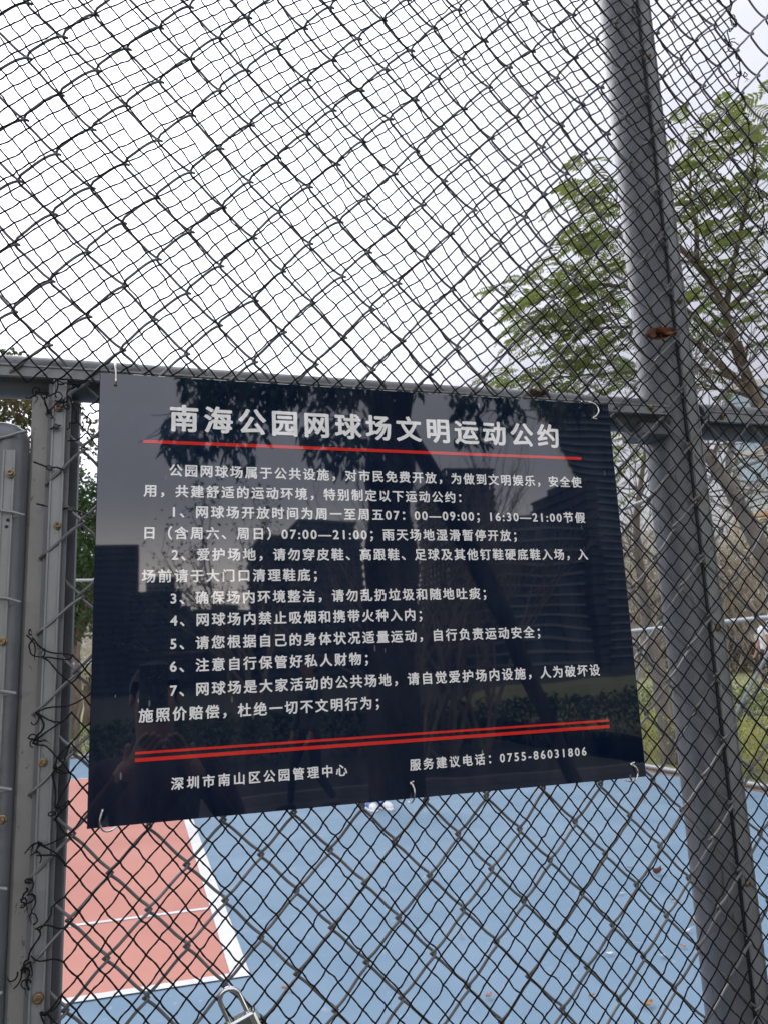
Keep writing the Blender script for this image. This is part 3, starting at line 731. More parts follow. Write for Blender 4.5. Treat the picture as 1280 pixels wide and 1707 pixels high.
main = [([(1262, 668), (1240, 618), (1222, 570), (1208, 520), (1185, 470), (1160, 430)], .085, .03),
        ([(1262, 668), (1225, 632), (1190, 600), (1160, 572), (1110, 552), (1050, 545), (990, 548), (930, 552)], .06, .012),
        ([(1258, 660), (1243, 628), (1240, 600), (1232, 570)], .05, .03),
        ([(1222, 570), (1170, 540), (1120, 500), (1050, 480), (980, 475), (900, 500)], .05, .01),
        ([(1208, 520), (1220, 450), (1235, 380), (1250, 300), (1262, 240)], .05, .012),
        ([(1185, 470), (1120, 400), (1060, 360), (1000, 330)], .045, .010),
        ([(1160, 430), (1160, 380), (1150, 330), (1150, 290)], .04, .010),
        ([(1208, 520), (1250, 480), (1290, 440), (1330, 400)], .05, .012),
        ([(1225, 632), (1180, 618), (1130, 612), (1040, 620), (940, 628), (870, 636)], .035, .008),
        ([(1262, 668), (1230, 655), (1200, 650), (1160, 640), (1090, 655)], .03, .008)]
tips = []
for path, r0, r1 in main:
    dd = random.uniform(-.6, .6)
    P = spl([fp(x, y, TD + .2 + dd * i / len(path)) for i, (x, y) in enumerate(path)], 4)
    n = len(P); tb.tube(P, [r0 + (r1 - r0) * i / (n - 1) for i in range(n)], 8, caps=False)
    for i in range(int(n * .35), n):
        d = (P[min(i + 1, n - 1)] - P[max(i - 1, 0)]).normalized()
        for _ in range(2):
            v = Vector((random.gauss(0, 1), random.gauss(0, 1), random.gauss(0, .45))).normalized()
            branchy(tb, P[i], (d + v * .9), random.uniform(.25, .55), .009, 1, .7, .05, (1, 2), tips, 4)
tb.build('trunk', M_bark, ft, sharp=180)
def frond_mesh(seed):
    r = random.Random(seed); mb = MB(); ln = .46; n = 12; P = []
    for i in range(n + 1):
        t = i / n; P.append(Vector((ln * t, .02 * math.sin(t * 3 + seed), .10 * t - .20 * t * t * (1 + .3 * r.random()))))
    mb.tube(P, [.0035 * (1 - .7 * i / n) for i in range(n + 1)], 3, caps=False)
    for i in range(1, n + 1):
        w = .135 * math.sin(math.pi * (i / (n + 1)) ** .8) + .02
        for s in (-1, 1):
            a = P[i]; dirv = Vector((.45, s, -.15 - .1 * r.random())).normalized(); e = a + dirv * w * r.uniform(.85, 1.1)
            side = Vector((1, 0, .1)) * .019; mid = (a + e) * .5 + Vector((0, 0, .012))
            mb.add([a - side * .3, mid - side, e, mid + side, a + side * .3], [(0, 1, 3, 4), (1, 2, 3)])
    o = mb.build('frond', M_frond, sharp=180); me = o.data; bpy.data.objects.remove(o); return me
FR = [frond_mesh(s) for s in range(4)]
# leafy sprays sit where the crown is dense: outline of the crown as seen from the gate
sprays = [(1000, 295), (975, 320), (1010, 345), (985, 385), (1020, 400), (955, 400), (925, 450), (960, 455), (1000, 450), (900, 470), (940, 490), (985, 500), (870, 512), (905, 525), (950, 535), (1000, 540), (890, 555), (930, 570), (975, 570), (1025, 500),
          (880, 632), (920, 625), (960, 615), (1000, 600), (940, 645), (985, 640), (1030, 630), (865, 640), (1150, 270), (1180, 260), (1130, 300), (1160, 320), (1190, 330), (1140, 350), (1165, 380), (1190, 400), (1215, 200), (1240, 190), (1265, 180),
          (1230, 240), (1260, 250), (1280, 230), (1250, 300), (1275, 330), (1225, 330), (1215, 380), (1250, 390), (1280, 400), (1220, 430), (1260, 440), (1150, 430), (1185, 450), (1240, 480), (1280, 490), (1205, 500), (1150, 480), (1265, 530), (1160, 520), (1290, 560),
          (1140, 240), (1040, 600), (1185, 700), (1230, 690), (1205, 745), (1040, 730), (1060, 760), (1045, 790), (1180, 555), (1130, 560)]
fpos = []
for px, py in sprays:
    for _ in range((3 if px < 1060 else 2) if 240 < py < 600 else 2):
        fpos.append(fp(px + random.gauss(0, 13), py + random.gauss(0, 13), TD + random.uniform(-.9, 1.0)))
random.shuffle(tips)
for t in tips: 
    if len(fpos) < 296 and random.random() < .5: fpos.append(t)
for i, p in enumerate(fpos[:298]):
    o = link('frond', FR[i % 4], ft); o.location = p
    o.rotation_euler = (random.uniform(-.35, .35), random.uniform(-.1, .45), random.choice([math.pi * .95, math.pi * .95, 2.2, 4.2, 0]) + random.gauss(0, .5)); s = random.uniform(.8, 1.25); o.scale = (s, s, s)

sv = MB()
for px, py in sprays:
    for _ in range(6 if px < 1060 else 2):
        p = fp(px + random.gauss(0, 17), py + random.gauss(0, 13), TD + random.uniform(-1.2, 1.4)); me = FR[random.randrange(4)]; k = random.uniform(.7, 1.2)
        M_ = Matrix.Translation(p) @ Matrix.Rotation(random.choice([math.pi, math.pi, 2.2, 4.2, 0]) + random.gauss(0, .5), 4, 'Z') @ Matrix.Rotation(random.uniform(-.1, .5), 4, 'Y') @ Matrix.Rotation(random.uniform(-.4, .4), 4, 'X') @ Matrix.Scale(k, 4)
        sv.add([M_ @ q.co for q in me.vertices], [tuple(f.vertices) for f in me.polygons])
sv.build('small_fronds', M_frond, ft, kind='stuff', sharp=180)
# --- leaning bare tree and twiggy thicket beyond the side fence
def on_lawn(x, y): return GZ + (rise(x, y) if x > 7.5 else 0)
lt = thing('leaning_tree', 'bare leaning tree trunk crossing the glass building at the right edge', 'tree')
m_ = MB(); P = spl([fp(1330, 1100, 10.8), fp(1290, 965, 10.4), fp(1250, 880, 10.2), fp(1218, 818, 10), fp(1188, 772, 9.9), fp(1150, 715, 9.9), fp(1120, 640, 10)])
P = [Vector((P[0].x + .35, P[0].y + .1, GZ - .2))] + P
m_.tube(P, [.13 - .095 * i / (len(P) - 1) for i in range(len(P))], 8)
for i in range(8, len(P), 1):
    for _ in range(2): branchy(m_, P[i], (random.gauss(0, 1), random.gauss(0, .6), random.uniform(-.2, 1.2)), random.uniform(.4, .8), .012, 2, .6, .1, (2, 3))
m_.build('trunk', M_bark2, lt, sharp=180)
t3 = thing('bare_tree', 'grey-brown bare tree standing in the hedge between notice and round post', 'tree')
m_ = MB(); P = spl([Vector((*fp(1110, 1210, 13.6)[:2], GZ - .1)), fp(1106, 1180, 13.6), fp(1094, 1110, 13.6), fp(1080, 1050, 13.6), fp(1068, 960, 13.6), fp(1060, 880, 13.6), fp(1068, 800, 13.6), fp(1080, 720, 13.7)])
m_.tube(P, [.155 - .13 * (i / (len(P) - 1)) ** .8 for i in range(len(P))], 10)
for i in range(12, len(P)):
    for _ in range(2): branchy(m_, P[i], (random.gauss(0, 1), random.gauss(0, 1), random.uniform(.1, 1.2)), random.uniform(.6, 1.1), .015, 2, .55, .15, (2, 3))
m_.build('trunk', M_bark2, t3, sharp=180)
th = [(1050, 1045, 35, 'tall twiggy grey-brown shrub seen between the notice and the round post'), (1125, 1050, 37, 'tall twiggy shrub hidden mostly behind the round post'),
      (1180, 1050, 34, 'tall twiggy shrub with pale blossom just right of the round post'), (1232, 1045, 36, 'tall twiggy shrub with pale blossom midway between round post and right picture edge'), (1290, 1040, 34, 'tall twiggy shrub with pale blossom at the right picture edge')]
for px, py, dd, lb in th:
    q = fp(px, py, dd); q = Vector((q.x, q.y, on_lawn(q.x, q.y)))
    t = thing('bare_shrub', lb, 'shrub', 'bare shrubs beyond the side fence', loc=q); t.scale = (2.4, 2.4, 1.85)
    m_ = MB(); tp = []
    for _ in range(34):
        a = random.uniform(0, 6.28); branchy(m_, (random.gauss(0, .25), random.gauss(0, .25), 0), (math.cos(a) * .3, math.sin(a) * .3, 1), random.uniform(1.5, 2.1), .016, 2, .34, .22, (2, 3), tp, 4, .66)
    m_.build('stems', M_twigp, t, sharp=180)
    m_ = MB(); P = np.array([list(v) for v in tp]); P = np.repeat(P, 8, 0) + rng.normal(size=(len(P) * 8, 3)) * .15
    leaf_cards(m_, P, .05, .9); m_.build('blossom', M_blossom, t, kind='stuff', smooth=False)

def hedge(name, label, x0, x1, y0, y1, h, m, n, size, zf=None):
    clumps = []
    t = thing(name, label, 'hedge', loc=((x0 + x1) / 2, (y0 + y1) / 2, GZ))
    ox, oy = (x0 + x1) / 2, (y0 + y1) / 2
    P = np.stack([rng.uniform(x0, x1, n), rng.uniform(y0, y1, n), rng.uniform(0, 1, n) ** .6], 1)
    out = []
    for p in P:
        zt = h * (.86 + .22 * noise.noise(Vector((p[0] * 1.3, p[1] * 1.3, 0))) + .12 * noise.noise(Vector((p[0] * 5, p[1] * 5, 3))))
        g = zf(p[0], p[1]) if zf else 0
        out.append((p[0] - ox + .12 * noise.noise(Vector((p[1] * 3, p[2] * 5, 2))), p[1] - oy, p[2] * zt + g))
    m_ = MB(); leaf_cards(m_, np.array(out), size, .5); m_.build('foliage', m, t, kind='stuff', smooth=False)
    m_ = MB()
    for _ in range(int((y1 - y0 + x1 - x0) * 9)):
        x, y = random.uniform(x0, x1) - ox, random.uniform(y0, y1) - oy; g = zf(x + ox, y + oy) if zf else 0
        branchy(m_, (x, y, g), (random.gauss(0, .3), random.gauss(0, .3), 1), h * .6, .010, 1, .5, .2, (2, 3))
    m_.build('stems', M_twig, t, kind='stuff', sharp=180)
hedge('clipped_hedge', 'low yellow-green clipped hedge just outside the side fence', 7.7, 8.9, 3.5, 17, .78, M_leafy, 26000, .055)
hedge('tall_hedge', 'darker green shrub bank behind the low yellow-green hedge', 9.4, 10.6, 3.5, 17, 1.22, M_leafm, 22000, .06, rise)
hedge('brown_hedge', 'reddish brown hedge band beyond the raised lawn at the right', 22, 23.2, 8, 34, 1.25, mat('brown_leaf', (.12, .07, .05), (.09, .08, .04), .7, 3), 14000, .12, rise)
hedge('far_hedge', 'low green hedge beyond the far end fence left of the notice', -5, 3, 18.6, 19.8, .75, M_leafm, 9000, .06)

def leafy_tree(name, label, centre, rx, rz, trunk_h, n, size, m, clumps=60, cr=.8, group=None):
    t = thing(name, label, 'tree', group, loc=(centre[0], centre[1], GZ))
    cz = centre[2] - GZ
    C = []
    while len(C) < clumps:
        v = rng.uniform(-1, 1, 3)
        if .25 < np.linalg.norm(v) < 1: C.append(v * np.array([rx, rx, rz]) + np.array([0, 0, cz]))
    m_ = MB(); m_.tube([(0, 0, -.1), (.05, 0, trunk_h * .5), (-.05, .05, trunk_h), (0, 0, cz)], [.22, .18, .15, .08], 10)
    for c in C[::3]:
        m_.tube(spl([(0, 0, trunk_h * .9), (c[0] * .4, c[1] * .4, (trunk_h + c[2]) * .5), tuple(c)], 4), [.07 - .06 * i / 8 for i in range(9)], 5, caps=False)
    m_.build('trunk', M_bark, t, sharp=180)
    m_ = MB(); leaf_cards(m_, cloud_pts(n, C, cr, .75), size, .5, .3); m_.build('crown', m, t, kind='stuff', smooth=False)
    return t
c = at(150, 850, dist=27); leafy_tree('evergreen_tree', 'dense dark green tree beyond the far fence, seen left of the notice', (c.x - .3, c.y, 4.6), 3.0, 3.0, 3.0, 26000, .17, M_leafd, 80, .85)
c = at(20, 640, dist=15); leafy_tree('reddening_tree', 'green tree with reddish leaves showing above the gate at the left', (c.x - .9, c.y, 4.0), 1.9, 1.3, 3.6, 16000, .11, M_leafr, 60, .6)
c = at(150, 1075, dist=34); leafy_tree('blossoming_tree', 'low pinkish blossoming tree beyond the far fence left of the notice', (c.x, c.y, .9), 2.2, 1.3, 1.2, 9000, .12, M_blossom, 40, .7)
# crooked young stem seen against the lawn through the left gap
m_ = MB(); m_.tube(spl([at(130, 1255, dist=19), at(128, 1210, dist=19), at(136, 1172, dist=19), at(125, 1150, dist=19), at(128, 1110, dist=19), at(133, 1070, dist=19)]), .045, 7, caps=True)
o = m_.build('crooked_stem', M_bark, sharp=180); tag(o, 'crooked dark sapling stem standing before the lawn left of the notice', 'sapling')

# ------------------------------------------------------------------ buildings in direct view
def building(name, label, c, w, dpt, h, floors, mw, ms, mgl, rot=0, bays=0, z0=GZ, slab=.35, proud=.25, extra=None):
    t = thing(name, label, 'building', loc=(c[0], c[1], z0)); t.rotation_euler = (0, 0, rot)
    m_ = MB(); m_.box(-w / 2, w / 2, -dpt / 2, dpt / 2, 0, h); m_.build('wall', mgl, t, smooth=False)
    fh = h / floors
    m_ = MB(); m_.box(-w / 2 - proud, w / 2 + proud, -dpt / 2 - proud, dpt / 2 + proud, 0, slab); s0 = m_.build('floor_slab', ms, t, smooth=False); s0.location.z = fh - slab
    for k in range(2, floors + 1):
        s = link('floor_slab', s0.data, t); s.location.z = fh * k - slab
    if bays:
        m_ = MB(); m_.box(-.12, .12, -dpt / 2 - proud * .8, dpt / 2 + proud * .8, 0, h); p0 = m_.build('pier', mw, t, smooth=False); p0.location.x = -w / 2 + w / bays
        for k in range(2, bays):
            s = link('pier', p0.data, t); s.location.x = -w / 2 + w * k / bays
        m_ = MB(); m_.box(-w / 2 - proud * .8, w / 2 + proud * .8, -.12, .12, 0, h); p1 = m_.build('pier', mw, t, smooth=False); nb = max(3, int(bays * dpt / w)); p1.location.y = -dpt / 2 + dpt / nb
        for k in range(2, nb):
            s = link('pier', p1.data, t); s.location.y = -dpt / 2 + dpt * k / nb
    m_ = MB(); m_.box(-w * .2, w * .15, -dpt * .2, dpt * .2, h, h + fh * .8); m_.build('roof_house', mw, t, smooth=False)
    return t
p = at(1262, 800, dist=85); bt = building('glass_building', 'pale blue glass office building behind the trees at the right edge', (p.x + 19, p.y - 2.5), 36, 20, 28, 8, M_slab, M_wall, M_glassb, rot=R(-38), bays=14, slab=.7)
m_ = MB(); m_.box(-18.6, 18.6, -10.7, 10.7, 14.1, 14.8); m_.build('orange_band', M_orange, bt, smooth=False)
p = at(1040, 880, dist=120); building('low_white_building', 'long low white building far off between notice and round post', (p.x, p.y), 30, 12, 16, 4, M_wall, M_wall, M_glass, rot=R(-30), bays=10)
p = at(140, 1080, dist=95); building('pale_pavilion', 'long low pinkish building beyond the far fence left of the notice', (p.x, p.y), 40, 10, 5.2, 1, M_wall, M_slab, M_wall, bays=12)

# ------------------------------------------------------------------ mirrored side: what stands behind the viewer
def mx_(px, d, py=1000): return mir(px, py, d).x
# big tree whose crown hangs over the entrance
nt_ = thing('overhanging_tree', 'large leafy tree behind the viewer, its trunk and drooping leaves mirrored in the notice', 'tree')
m_ = MB()
tk = [mir(662, 1400, 6.0), mir(656, 1100, 6.0), mir(650, 900, 6.0), mir(648, 800, 6.0), mir(650, 700, 6.0), mir(648, 600, 6.0), mir(640, 400, 6.2), mir(640, 200, 6.6)]
tk = [Vector((tk[0].x, tk[0].y, GZ - .1))] + tk[1:]
P = spl(tk, 5); m_.tube(P, [.25 - .05 * i / len(P) + (.03 * math.sin(i * .9)) for i in range(len(P))], 14)
sprg = []
def br(pl, r0, d0, d1):
    P = spl([mir(x, y, d0 + (d1 - d0) * i / (len(pl) - 1)) for i, (x, y) in enumerate(pl)], 5); n = len(P)
    m_.tube(P, [r0 * (1 - .8 * i / n) for i in range(n)], 7, caps=False)
    for i in range(n // 3, n):
        if random.random() < .8: branchy(m_, P[i], (random.gauss(0, 1), random.gauss(0, .6), random.uniform(-.7, .2)), .3, .008, 1, .6, -.2, (1, 2), sprg)
br([(645, 520), (600, 560), (540, 590), (470, 610), (400, 640), (330, 670), (285, 700)], .05, 6, 5.2)
br([(645, 600), (560, 620), (500, 640), (440, 650), (380, 660)], .04, 6, 5.0)
br([(640, 560), (600, 610), (590, 660), (580, 710)], .03, 5.9, 5.2)
br([(650, 520), (720, 560), (780, 600), (820, 650), (850, 690)], .045, 6, 5.4)
br([(650, 420), (800, 480), (900, 560), (960, 620), (990, 660)], .05, 6, 5.0)
# leaning second stem
tk2 = [mir(1010, 1400, 7.2), mir(930, 1240, 7.2), mir(860, 1080, 7.1), mir(800, 950, 7.0), mir(740, 830, 6.8), mir(690, 740, 6.6), mir(660, 680, 6.3)]
m_.tube(spl(tk2, 5), [.075 + .03 * math.sin(i * .1) for i in range(31)], 10)
m_.build('trunk', M_bark3, nt_, sharp=180)
m_ = MB()
dense = [(300, 715, 30), (330, 680, 35), (290, 740, 25), (320, 750, 30), (370, 660, 45), (360, 720, 40), (400, 760, 28), (430, 650, 40), (420, 710, 35), (480, 640, 40), (455, 680, 25), (530, 640, 45), (560, 680, 45), (520, 720, 30), (540, 750, 30), (590, 720, 30), (600, 750, 26), (575, 770, 20),
         (600, 640, 35), (470, 620, 50), (380, 625, 50), (330, 640, 35), (560, 610, 50), (760, 650, 25), (790, 660, 26), (780, 690, 22), (840, 655, 28), (850, 690, 24), (800, 720, 20), (770, 730, 14), (920, 660, 34), (960, 650, 40), (900, 640, 30), (1000, 640, 40), (935, 690, 20), (700, 620, 40), (780, 600, 60), (880, 600, 60), (480, 570, 70), (600, 560, 70)]
def big_leaf(mb, c, a, s):
    a = a.normalized(); b = a.cross(Vector((random.gauss(0, 1), random.gauss(0, 1), random.gauss(0, 1)))).normalized(); n_ = a.cross(b)
    w = s * .17; mb.add([c, c + a * s * .3 + b * w, c + a * s * .65 + b * w * .8 - n_ * s * .04, c + a * s - n_ * s * .12, c + a * s * .65 - b * w * .8 - n_ * s * .04, c + a * s * .3 - b * w],
                        [(0, 1, 5), (1, 2, 4, 5), (2, 3, 4)])
for px, py, rr in dense:
    for _ in range(int(70 * (rr / 30) ** 1.8)):
        an = random.uniform(0, 6.28); q = rr * math.sqrt(random.random())
        c = mir(px + q * math.cos(an), py + q * math.sin(an), 5.4 + random.gauss(0, .35))
        big_leaf(m_, c, Vector((random.gauss(0, .55), random.gauss(0, .5), -1)), random.uniform(.08, .13))
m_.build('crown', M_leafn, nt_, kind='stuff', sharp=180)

bt2 = thing('bare_winter_tree', 'fine-twigged bare tree behind the viewer, mirrored right of the notice centre', 'tree')
m_ = MB()
for bx, h0 in ((700, 0), (745, 1), (690, 2), (800, 3)):
    b0_ = mir(bx, 1120, 11 + h0 * .3); b0_ = Vector((b0_.x, b0_.y, GZ))
    for _ in range(5):
        branchy(m_, b0_, (random.gauss(0, .30), random.gauss(0, .3), 1), 2.4, .045, 4, .30, .25, (2, 3), None, 5, .70)
m_.build('branches', M_twig, bt2, sharp=180)
bt3 = thing('small_leafy_tree', 'small sparsely leaved tree behind the viewer, mirrored at the left of the notice', 'tree')
m_ = MB(); tp = []
b0_ = mir(418, 1130, 15); b0_ = Vector((b0_.x, b0_.y, GZ))
for _ in range(3): branchy(m_, b0_, (random.gauss(0, .15), random.gauss(0, .2), 1), 2.4, .07, 4, .5, .15, (2, 3), tp, 5, .68)
for _ in range(2): branchy(m_, b0_ + Vector((0, 0, 1.2)), (random.uniform(-1, -.4), 0, .9), 1.5, .04, 3, .5, .1, (2, 3), tp, 5, .7)
m_.build('branches', M_twig, bt3, sharp=180)
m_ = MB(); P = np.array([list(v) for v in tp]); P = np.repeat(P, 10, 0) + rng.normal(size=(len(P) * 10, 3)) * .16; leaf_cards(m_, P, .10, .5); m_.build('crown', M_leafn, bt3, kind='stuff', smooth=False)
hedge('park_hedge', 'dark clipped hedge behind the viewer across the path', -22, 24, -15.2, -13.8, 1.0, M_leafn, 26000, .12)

# towers
def tower(name, label, px0, px1, py_top, d, floors, mw, ms, mg, slab=.5, bays=0, dep=18, py=950):
    a, b_ = mir(px0, py, d), mir(px1, py, d); top = mir((px0 + px1) / 2, py_top, d)
    w = abs(b_.x - a.x); return building(name, label, ((a.x + b_.x) / 2, -d - dep / 2), w, dep, top.z - GZ, floors, mw, ms, mg, bays=bays, slab=slab)
tower('apartment_block', 'tall dark apartment block mirrored at the left edge of the notice', 120, 229, 908, 120, 22, M_wall2, M_wall2, M_glass, .5, 6)
tower('slender_tower', 'slender pale-striped tower mirrored right of the dark apartment block', 247, 287, 962, 150, 20, M_wall2, M_slab, M_glass, .8)
tower('stepped_block', 'lower striped block mirrored in front of the slender tower', 222, 300, 985, 110, 16, M_wall2, M_wall2, M_glass, .5, 5)
tower('rooftop_block', 'broad dark apartment block with roof structures mirrored at the notice centre', 438, 602, 895, 130, 18, M_wall2, M_wall2, M_glass, .6, 9)
tower('stair_tower', 'narrow taller block rising out of the broad dark apartment block', 505, 590, 868, 134, 20, M_wall2, M_wall2, M_glass, .6, 4)
tower('plain_high_rise', 'plain dark high-rise mirrored behind the bare winter tree', 752, 828, 785, 140, 30, M_wall2, M_wall2, M_glass, .4, 4)
tower('banded_block', 'wide dark block with horizontal balcony bands mirrored at the right', 838, 990, 862, 100, 14, M_wall2, M_slab, M_glass, .35, 5)
tower('corner_slab', 'blank dark narrow slab beside the banded block', 990, 1006, 800, 98, 20, M_wall2, M_wall2, M_wall2, .3)
for i, (a, b_, t_, d) in enumerate([(290, 340, 1020, 160), (330, 440, 1018, 170), (600, 640, 1000, 160), (640, 760, 985, 180), (828, 842, 960, 160)]):
    tower('distant_block', ['short distant block mirrored beside the slender tower', 'low distant row of flats mirrored under the small leafy tree', 'narrow distant block mirrored left of the big trunk', 'distant block mirrored among the bare twigs', 'sliver of a distant block left of the banded block'][i],
          a, b_, t_, d, 8, M_wall2, M_wall2, M_glass, .6, 3)
# curved tower, its hollow face ribbed with projecting floor rings, its near edge flaring outwards with height
rt = thing('curved_tower', 'huge curved tower with ribbed floor rings mirrored at the upper right of the notice', 'tower')
D0 = 180.0
edge_px = [(600, 850), (640, 872), (690, 905), (720, 925), (760, 945), (800, 962), (850, 980), (900, 992), (940, 1001), (1000, 1008), (1050, 1012), (1200, 1016)]
def edge_at(z):
    """plan position of the near edge at height z"""
    best = None
    for py in range(520, 1200, 4):
        px = np.interp(py, [e[0] for e in edge_px], [e[1] for e in edge_px]); q = mir(px, py, D0)
        if best is None or abs(q.z - z) < abs(best.z - z): best = q
    return best.x
def arc(z, out=0.0):
    x0 = edge_at(z); P = []
    for i in range(19):
        t = i / 18; x = x0 - out * (1 - t) + t * 60; y = -D0 - 3.0 * (1 - math.exp(-t * 16)) * (1 + z / 30) - 4 * t + 34 * max(0, t - .35) ** 2
        P.append((x, y + out))
    return P
m_ = MB(); zs = [GZ + 2.2 * k for k in range(0, 46)]; vs = []
for z in zs: vs += [(x, y, z) for x, y in arc(z)]
vs += [(x + 8, y - 14, z) for z in zs for x, y in arc(z)[:1]]
n0 = len(zs) * 19
m_.add(vs, [(r * 19 + i, r * 19 + i + 1, (r + 1) * 19 + i + 1, (r + 1) * 19 + i) for r in range(len(zs) - 1) for i in range(18)] + [(r * 19, (r + 1) * 19, n0 + r + 1, n0 + r) for r in range(len(zs) - 1)])
m_.build('facade', M_glass, rt, sharp=60)
for k in range(1, 45):
    z = GZ + 2.2 * k; A_ = arc(z); B_ = arc(z, .9); m_ = MB(); vs = []
    for (x, y), (x2, y2) in zip(A_, B_): vs += [(x, y, z), (x2, y2, z), (x2, y2, z + .45), (x, y, z + .45)]
    m_.add(vs, [(i * 4 + j, i * 4 + (j + 1) % 4, (i + 1) * 4 + (j + 1) % 4, (i + 1) * 4 + j) for i in range(18) for j in range(4)] + [(0, 1, 2, 3)])
    m_.build('floor_ring', M_slab, rt, smooth=False)

# ------------------------------------------------------------------ people
def skin_body(name, joints, edges, root, mats, region, parent, sub=2):
    me = bpy.data.meshes.new('sk'); keys = list(joints); ix = {k: i for i, k in enumerate(keys)}
    me.from_pydata([joints[k][:3] for k in keys], [(ix[a], ix[b]) for a, b in edges], [])
    o = bpy.data.objects.new('sk', me); COL.objects.link(o)
    sk = o.modifiers.new('s', 'SKIN'); sk.use_smooth_shade = True
    for k in keys:
        d = me.skin_vertices[0].data[ix[k]]; r = joints[k][3]; d.radius = (r, joints[k][4] if len(joints[k]) > 4 else r); d.use_root = (k == root)
    ss = o.modifiers.new('u', 'SUBSURF'); ss.levels = sub; ss.render_levels = sub
    dg = bpy.context.evaluated_depsgraph_get(); dg.update(); m2 = bpy.data.meshes.new_from_object(o.evaluated_get(dg), depsgraph=dg)
    bpy.data.objects.remove(o)
    m2.materials.clear()
    for m in mats: m2.materials.append(m)
    for p in m2.polygons: p.material_index = region(p.center); p.use_smooth = True
    return link(name, m2, parent)
def person(label, loc, rz, pose, top, legs, shoes, shorts=False, group=None, sleeves=.30, hairlen=0):
    t = thing('person', label, 'person', group, loc=loc); t.rotation_euler = (0, 0, rz)
    la, ra, ll, rl = pose['la'], pose['ra'], pose['ll'], pose['rl']     # arms: elbow, wrist; legs: knee, ankle (figure faces +y)
    J = {'pel': (0, 0, .96, .135, .105), 'wai': (0, 0, 1.10, .125, .095), 'che': (0, .01, 1.30, .155, .105), 'nek': (0, 0, 1.46, .055), 'hd0': (0, .015, 1.55, .070, .080), 'hd1': (0, .02, 1.645, .078, .095), 'hd2': (0, .01, 1.70, .060, .07),
         'sl': (-.185, 0, 1.41, .062), 'sr': (.185, 0, 1.41, .062), 'el': (*la[0], .043), 'wl': (*la[1], .028), 'er': (*ra[0], .043), 'wr': (*ra[1], .028),
         'hl': (-.10, 0, .90, .095), 'hr': (.10, 0, .90, .095), 'kl': (*ll[0], .062), 'al': (*ll[1], .040), 'kr': (*rl[0], .062), 'ar': (*rl[1], .040)}
    E = [('pel', 'wai'), ('wai', 'che'), ('che', 'nek'), ('nek', 'hd0'), ('hd0', 'hd1'), ('hd1', 'hd2'), ('che', 'sl'), ('che', 'sr'), ('sl', 'el'), ('el', 'wl'), ('sr', 'er'), ('er', 'wr'), ('pel', 'hl'), ('pel', 'hr'), ('hl', 'kl'), ('kl', 'al'), ('hr', 'kr'), ('kr', 'ar')]
    # hands: palm plus five fingers
    for s, w, e in (('l', la[1], la[0]), ('r', ra[1], ra[0])):
        wv, ev = Vector(w), Vector(e); d = (wv - ev).normalized(); sd = d.cross(Vector((0, 1, .2))).normalized(); pl = wv + d * .07
        J['p' + s] = (*pl, .026, .018); E.append(('w' + s, 'p' + s))
        for f in range(4):
            k = (f - 1.5) * .016; ln = (.068, .078, .074, .058)[f]; a = pl + d * .012 + sd * k; b_ = a + d * ln * .5 + Vector((0, .010, 0)); c = b_ + d * ln * .4 + Vector((0, .018, -.004))
            J['f%s%d0' % (s, f)] = (*a, .0095); J['f%s%d1' % (s, f)] = (*b_, .0085); J['f%s%d2' % (s, f)] = (*c, .0075)
            E += [('p' + s, 'f%s%d0' % (s, f)), ('f%s%d0' % (s, f), 'f%s%d1' % (s, f)), ('f%s%d1' % (s, f), 'f%s%d2' % (s, f))]
        sg = -1 if s == 'r' else 1
        a = wv + d * .03 + sd * .030 * sg; b_ = a + d * .035 + sd * .018 * sg; J['t%s0' % s] = (*a, .011); J['t%s1' % s] = (*b_, .009); E += [('w' + s, 't%s0' % s), ('t%s0' % s, 't%s1' % s)]
    el_, wl_, er_, wr_ = [Vector(q) for q in (la[0], la[1], ra[0], ra[1])]
    def region(c):
        if c.z > 1.475: return 0
        def along(p, a, b_): 
            d = b_ - a; return (p - a).dot(d) / d.length_squared, (p - a - d * max(0, min(1, (p - a).dot(d) / d.length_squared))).length
        for sh, e, w in ((Vector((-.185, 0, 1.41)), el_, wl_), (Vector((.185, 0, 1.41)), er_, wr_)):
            t1, d1 = along(c, sh, e); t2, d2 = along(c, e, w)
            if d2 < (.16 if t2 > 1 else .07) and t2 > (sleeves if sleeves > .5 else -.5) and d2 < d1 and t2 > 0: return 0 if (sleeves < .5 or t2 > sleeves) else 1
            if sleeves < .5 and d1 < .07 and t1 > .55: return 0
        if c.z > .96: return 1
        if shorts and c.z < .50: return 0
        return 2
    b = skin_body('body', J, E, 'pel', [M_skin, top, legs], region, t)
    h = MB(); n = 14; vs = []
    for i in range(8):
        ph = i / 7 * math.pi * .62
        for k in range(n):
            a = 2 * math.pi * k / n; rr = math.sin(ph); front = max(0, math.sin(a)); zz = math.cos(ph) * .10
            if front > .3: zz = max(zz, .035)
            vs.append((.089 * rr * math.cos(a), -.006 + .108 * rr * math.sin(a) * (.93 if front > 0 else 1), 1.668 + zz - (hairlen if i == 7 and front < .2 else 0)))
    h.add(vs, [(i * n + k, i * n + (k + 1) % n, (i + 1) * n + (k + 1) % n, (i + 1) * n + k) for i in range(7) for k in range(n)]); h.build('hair', M_hair, t, sharp=180)
    f = MB(); f.tube([(0, .095, 1.655), (0, .118, 1.615), (0, .105, 1.607)], [.007, .013, .009], 6); f.build('nose', M_skin, t)
    for s in (-1, 1):
        f = MB(); f.blob((s * .032, .095, 1.652), .011, 0); f.build('eye', M_hair, t)
        f = MB(); f.lathe([(.006, -.008), (.022, -.004), (.026, .003), (.012, .008)], 10, (s * .080, 0, 1.640), (s, 0, 0)); f.build('ear', M_skin, t)
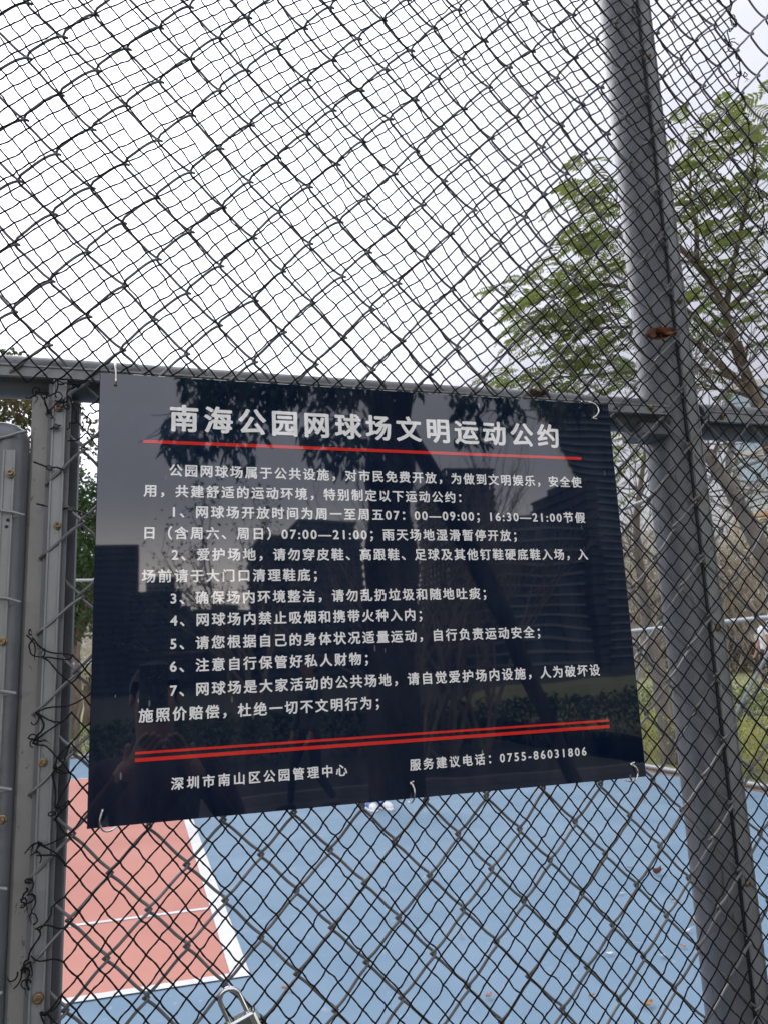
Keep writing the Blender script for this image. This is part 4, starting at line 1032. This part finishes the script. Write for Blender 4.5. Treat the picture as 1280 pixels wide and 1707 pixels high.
    f = MB(); f.tube([(-.022, .096, 1.578), (0, .104, 1.576), (.022, .096, 1.578)], .005, 5); f.build('mouth', mat('lip', (.35, .13, .11)), t)
    for q in (ll[1], rl[1]):
        f = MB(); sg = -1 if q[0] < 0 else 1
        f.tube(spl([(q[0], q[1] - .055, .045), (q[0], q[1], .055), (q[0] + sg * .012, q[1] + .09, .045), (q[0] + sg * .022, q[1] + .175, .032)], 4), [.036, .040, .044, .046, .048, .048, .048, .049, .050, .048, .044, .036, .020], 12)
        for i, v in enumerate(f.v): f.v[i] = (v[0], v[1], max(.012, v[2]))
        sh = f.build('shoe', [shoes[0], shoes[1]], t, sharp=180)
        for pl_ in sh.data.polygons: pl_.material_index = 1 if (pl_.center.y > q[1] + .085 or pl_.center.z < .028) else 0
        s2 = MB(); s2.tube(spl([(q[0], q[1] - .07, .012), (q[0], q[1], .012), (q[0] + sg * .012, q[1] + .09, .012), (q[0] + sg * .022, q[1] + .19, .014)], 4), [.034, .042, .044, .044, .044, .047, .049, .051, .051, .050, .047, .038, .018], 12)
        for i, v in enumerate(s2.v): s2.v[i] = (v[0], v[1], max(0, min(.026, v[2])))
        s2.build('sole', shoes[1], sh, sharp=180)
    return t
stand = dict(la=[(-.26, .02, 1.14), (-.25, .10, .90)], ra=[(.26, .02, 1.14), (.26, .12, .90)], ll=[(-.12, .02, .50), (-.13, -.01, .09)], rl=[(.12, .02, .50), (.13, -.01, .09)])
pp_ = at(634, 1352, z=GZ)
person('player in blue and white shoes standing on the blue court, hidden by the notice', (pp_.x, pp_.y + .1, GZ), math.pi + .15, dict(stand, ll=[(-.095, .02, .50), (-.072, -.01, .09)], rl=[(.095, .02, .50), (.072, -.04, .09)]), M_shirtw, M_dark, (M_blueshoe, M_whiteshoe), shorts=True, sleeves=.3)
q = at(1278, 1100, dist=20); person('distant person in a white T-shirt on the lawn, cut by the right picture edge', (q.x, q.y, GZ + .73), 1.2, dict(stand, rl=[(.12, .12, .50), (.14, .05, .09)]), M_shirtw, M_dark, (M_whiteshoe, M_whiteshoe), shorts=True, sleeves=.3)
hold = dict(la=[(-.27, .10, 1.17), (-.075, .30, 1.44)], ra=[(.28, .10, 1.17), (.10, .30, 1.43)], ll=[(-.12, .02, .50), (-.14, -.01, .09)], rl=[(.12, .03, .50), (.13, .0, .09)])
person('photographer in a dark maroon jacket holding a phone up, faintly mirrored in the notice', (.045, -1.66, GZ), 0, hold, M_brown, M_dark, (M_dark, M_dark), sleeves=.9).scale = (.94, .94, .94)
q = mir(520, 1330, 8.4); person('passer-by in dark clothes walking behind the viewer, faintly mirrored in the notice', (q.x, q.y, GZ), 1.3, dict(stand, ll=[(-.10, .18, .52), (-.10, .20, .10)], rl=[(.10, -.02, .50), (.10, -.24, .14)]), M_wall2, M_dark, (M_dark, M_dark), sleeves=.9, hairlen=.05)
ph = thing('phone', 'phone in a glittery dotted case held by the photographer, mirrored in the notice', 'phone', loc=(.032, -1.122, -.035)); ph.rotation_euler = (R(-8), 0, 0)
m_ = MB(); m_.bbox(-.038, .038, -.004, .005, -.078, .078, .003); m_.build('case', mat('case_dots', (.03, .03, .035), (.05, .05, .05), .3, 50, 0, speck=(.22, .22, .21), sscale=190, sthr=.58), ph, sharp=25)
m_ = MB(); m_.bbox(-.035, -.005, -.0065, -.0042, .042, .074, .001); cmod = m_.build('camera_bump', M_glass, ph, sharp=25)
for a in ((-.028, .066), (-.012, .050)):
    m_ = MB(); m_.lathe([(.006, 0), (.006, .0012), (.003, .0014)], 14, (a[0], -.0066, a[1]), (0, -1, 0)); m_.build('lens', M_lock, cmod)
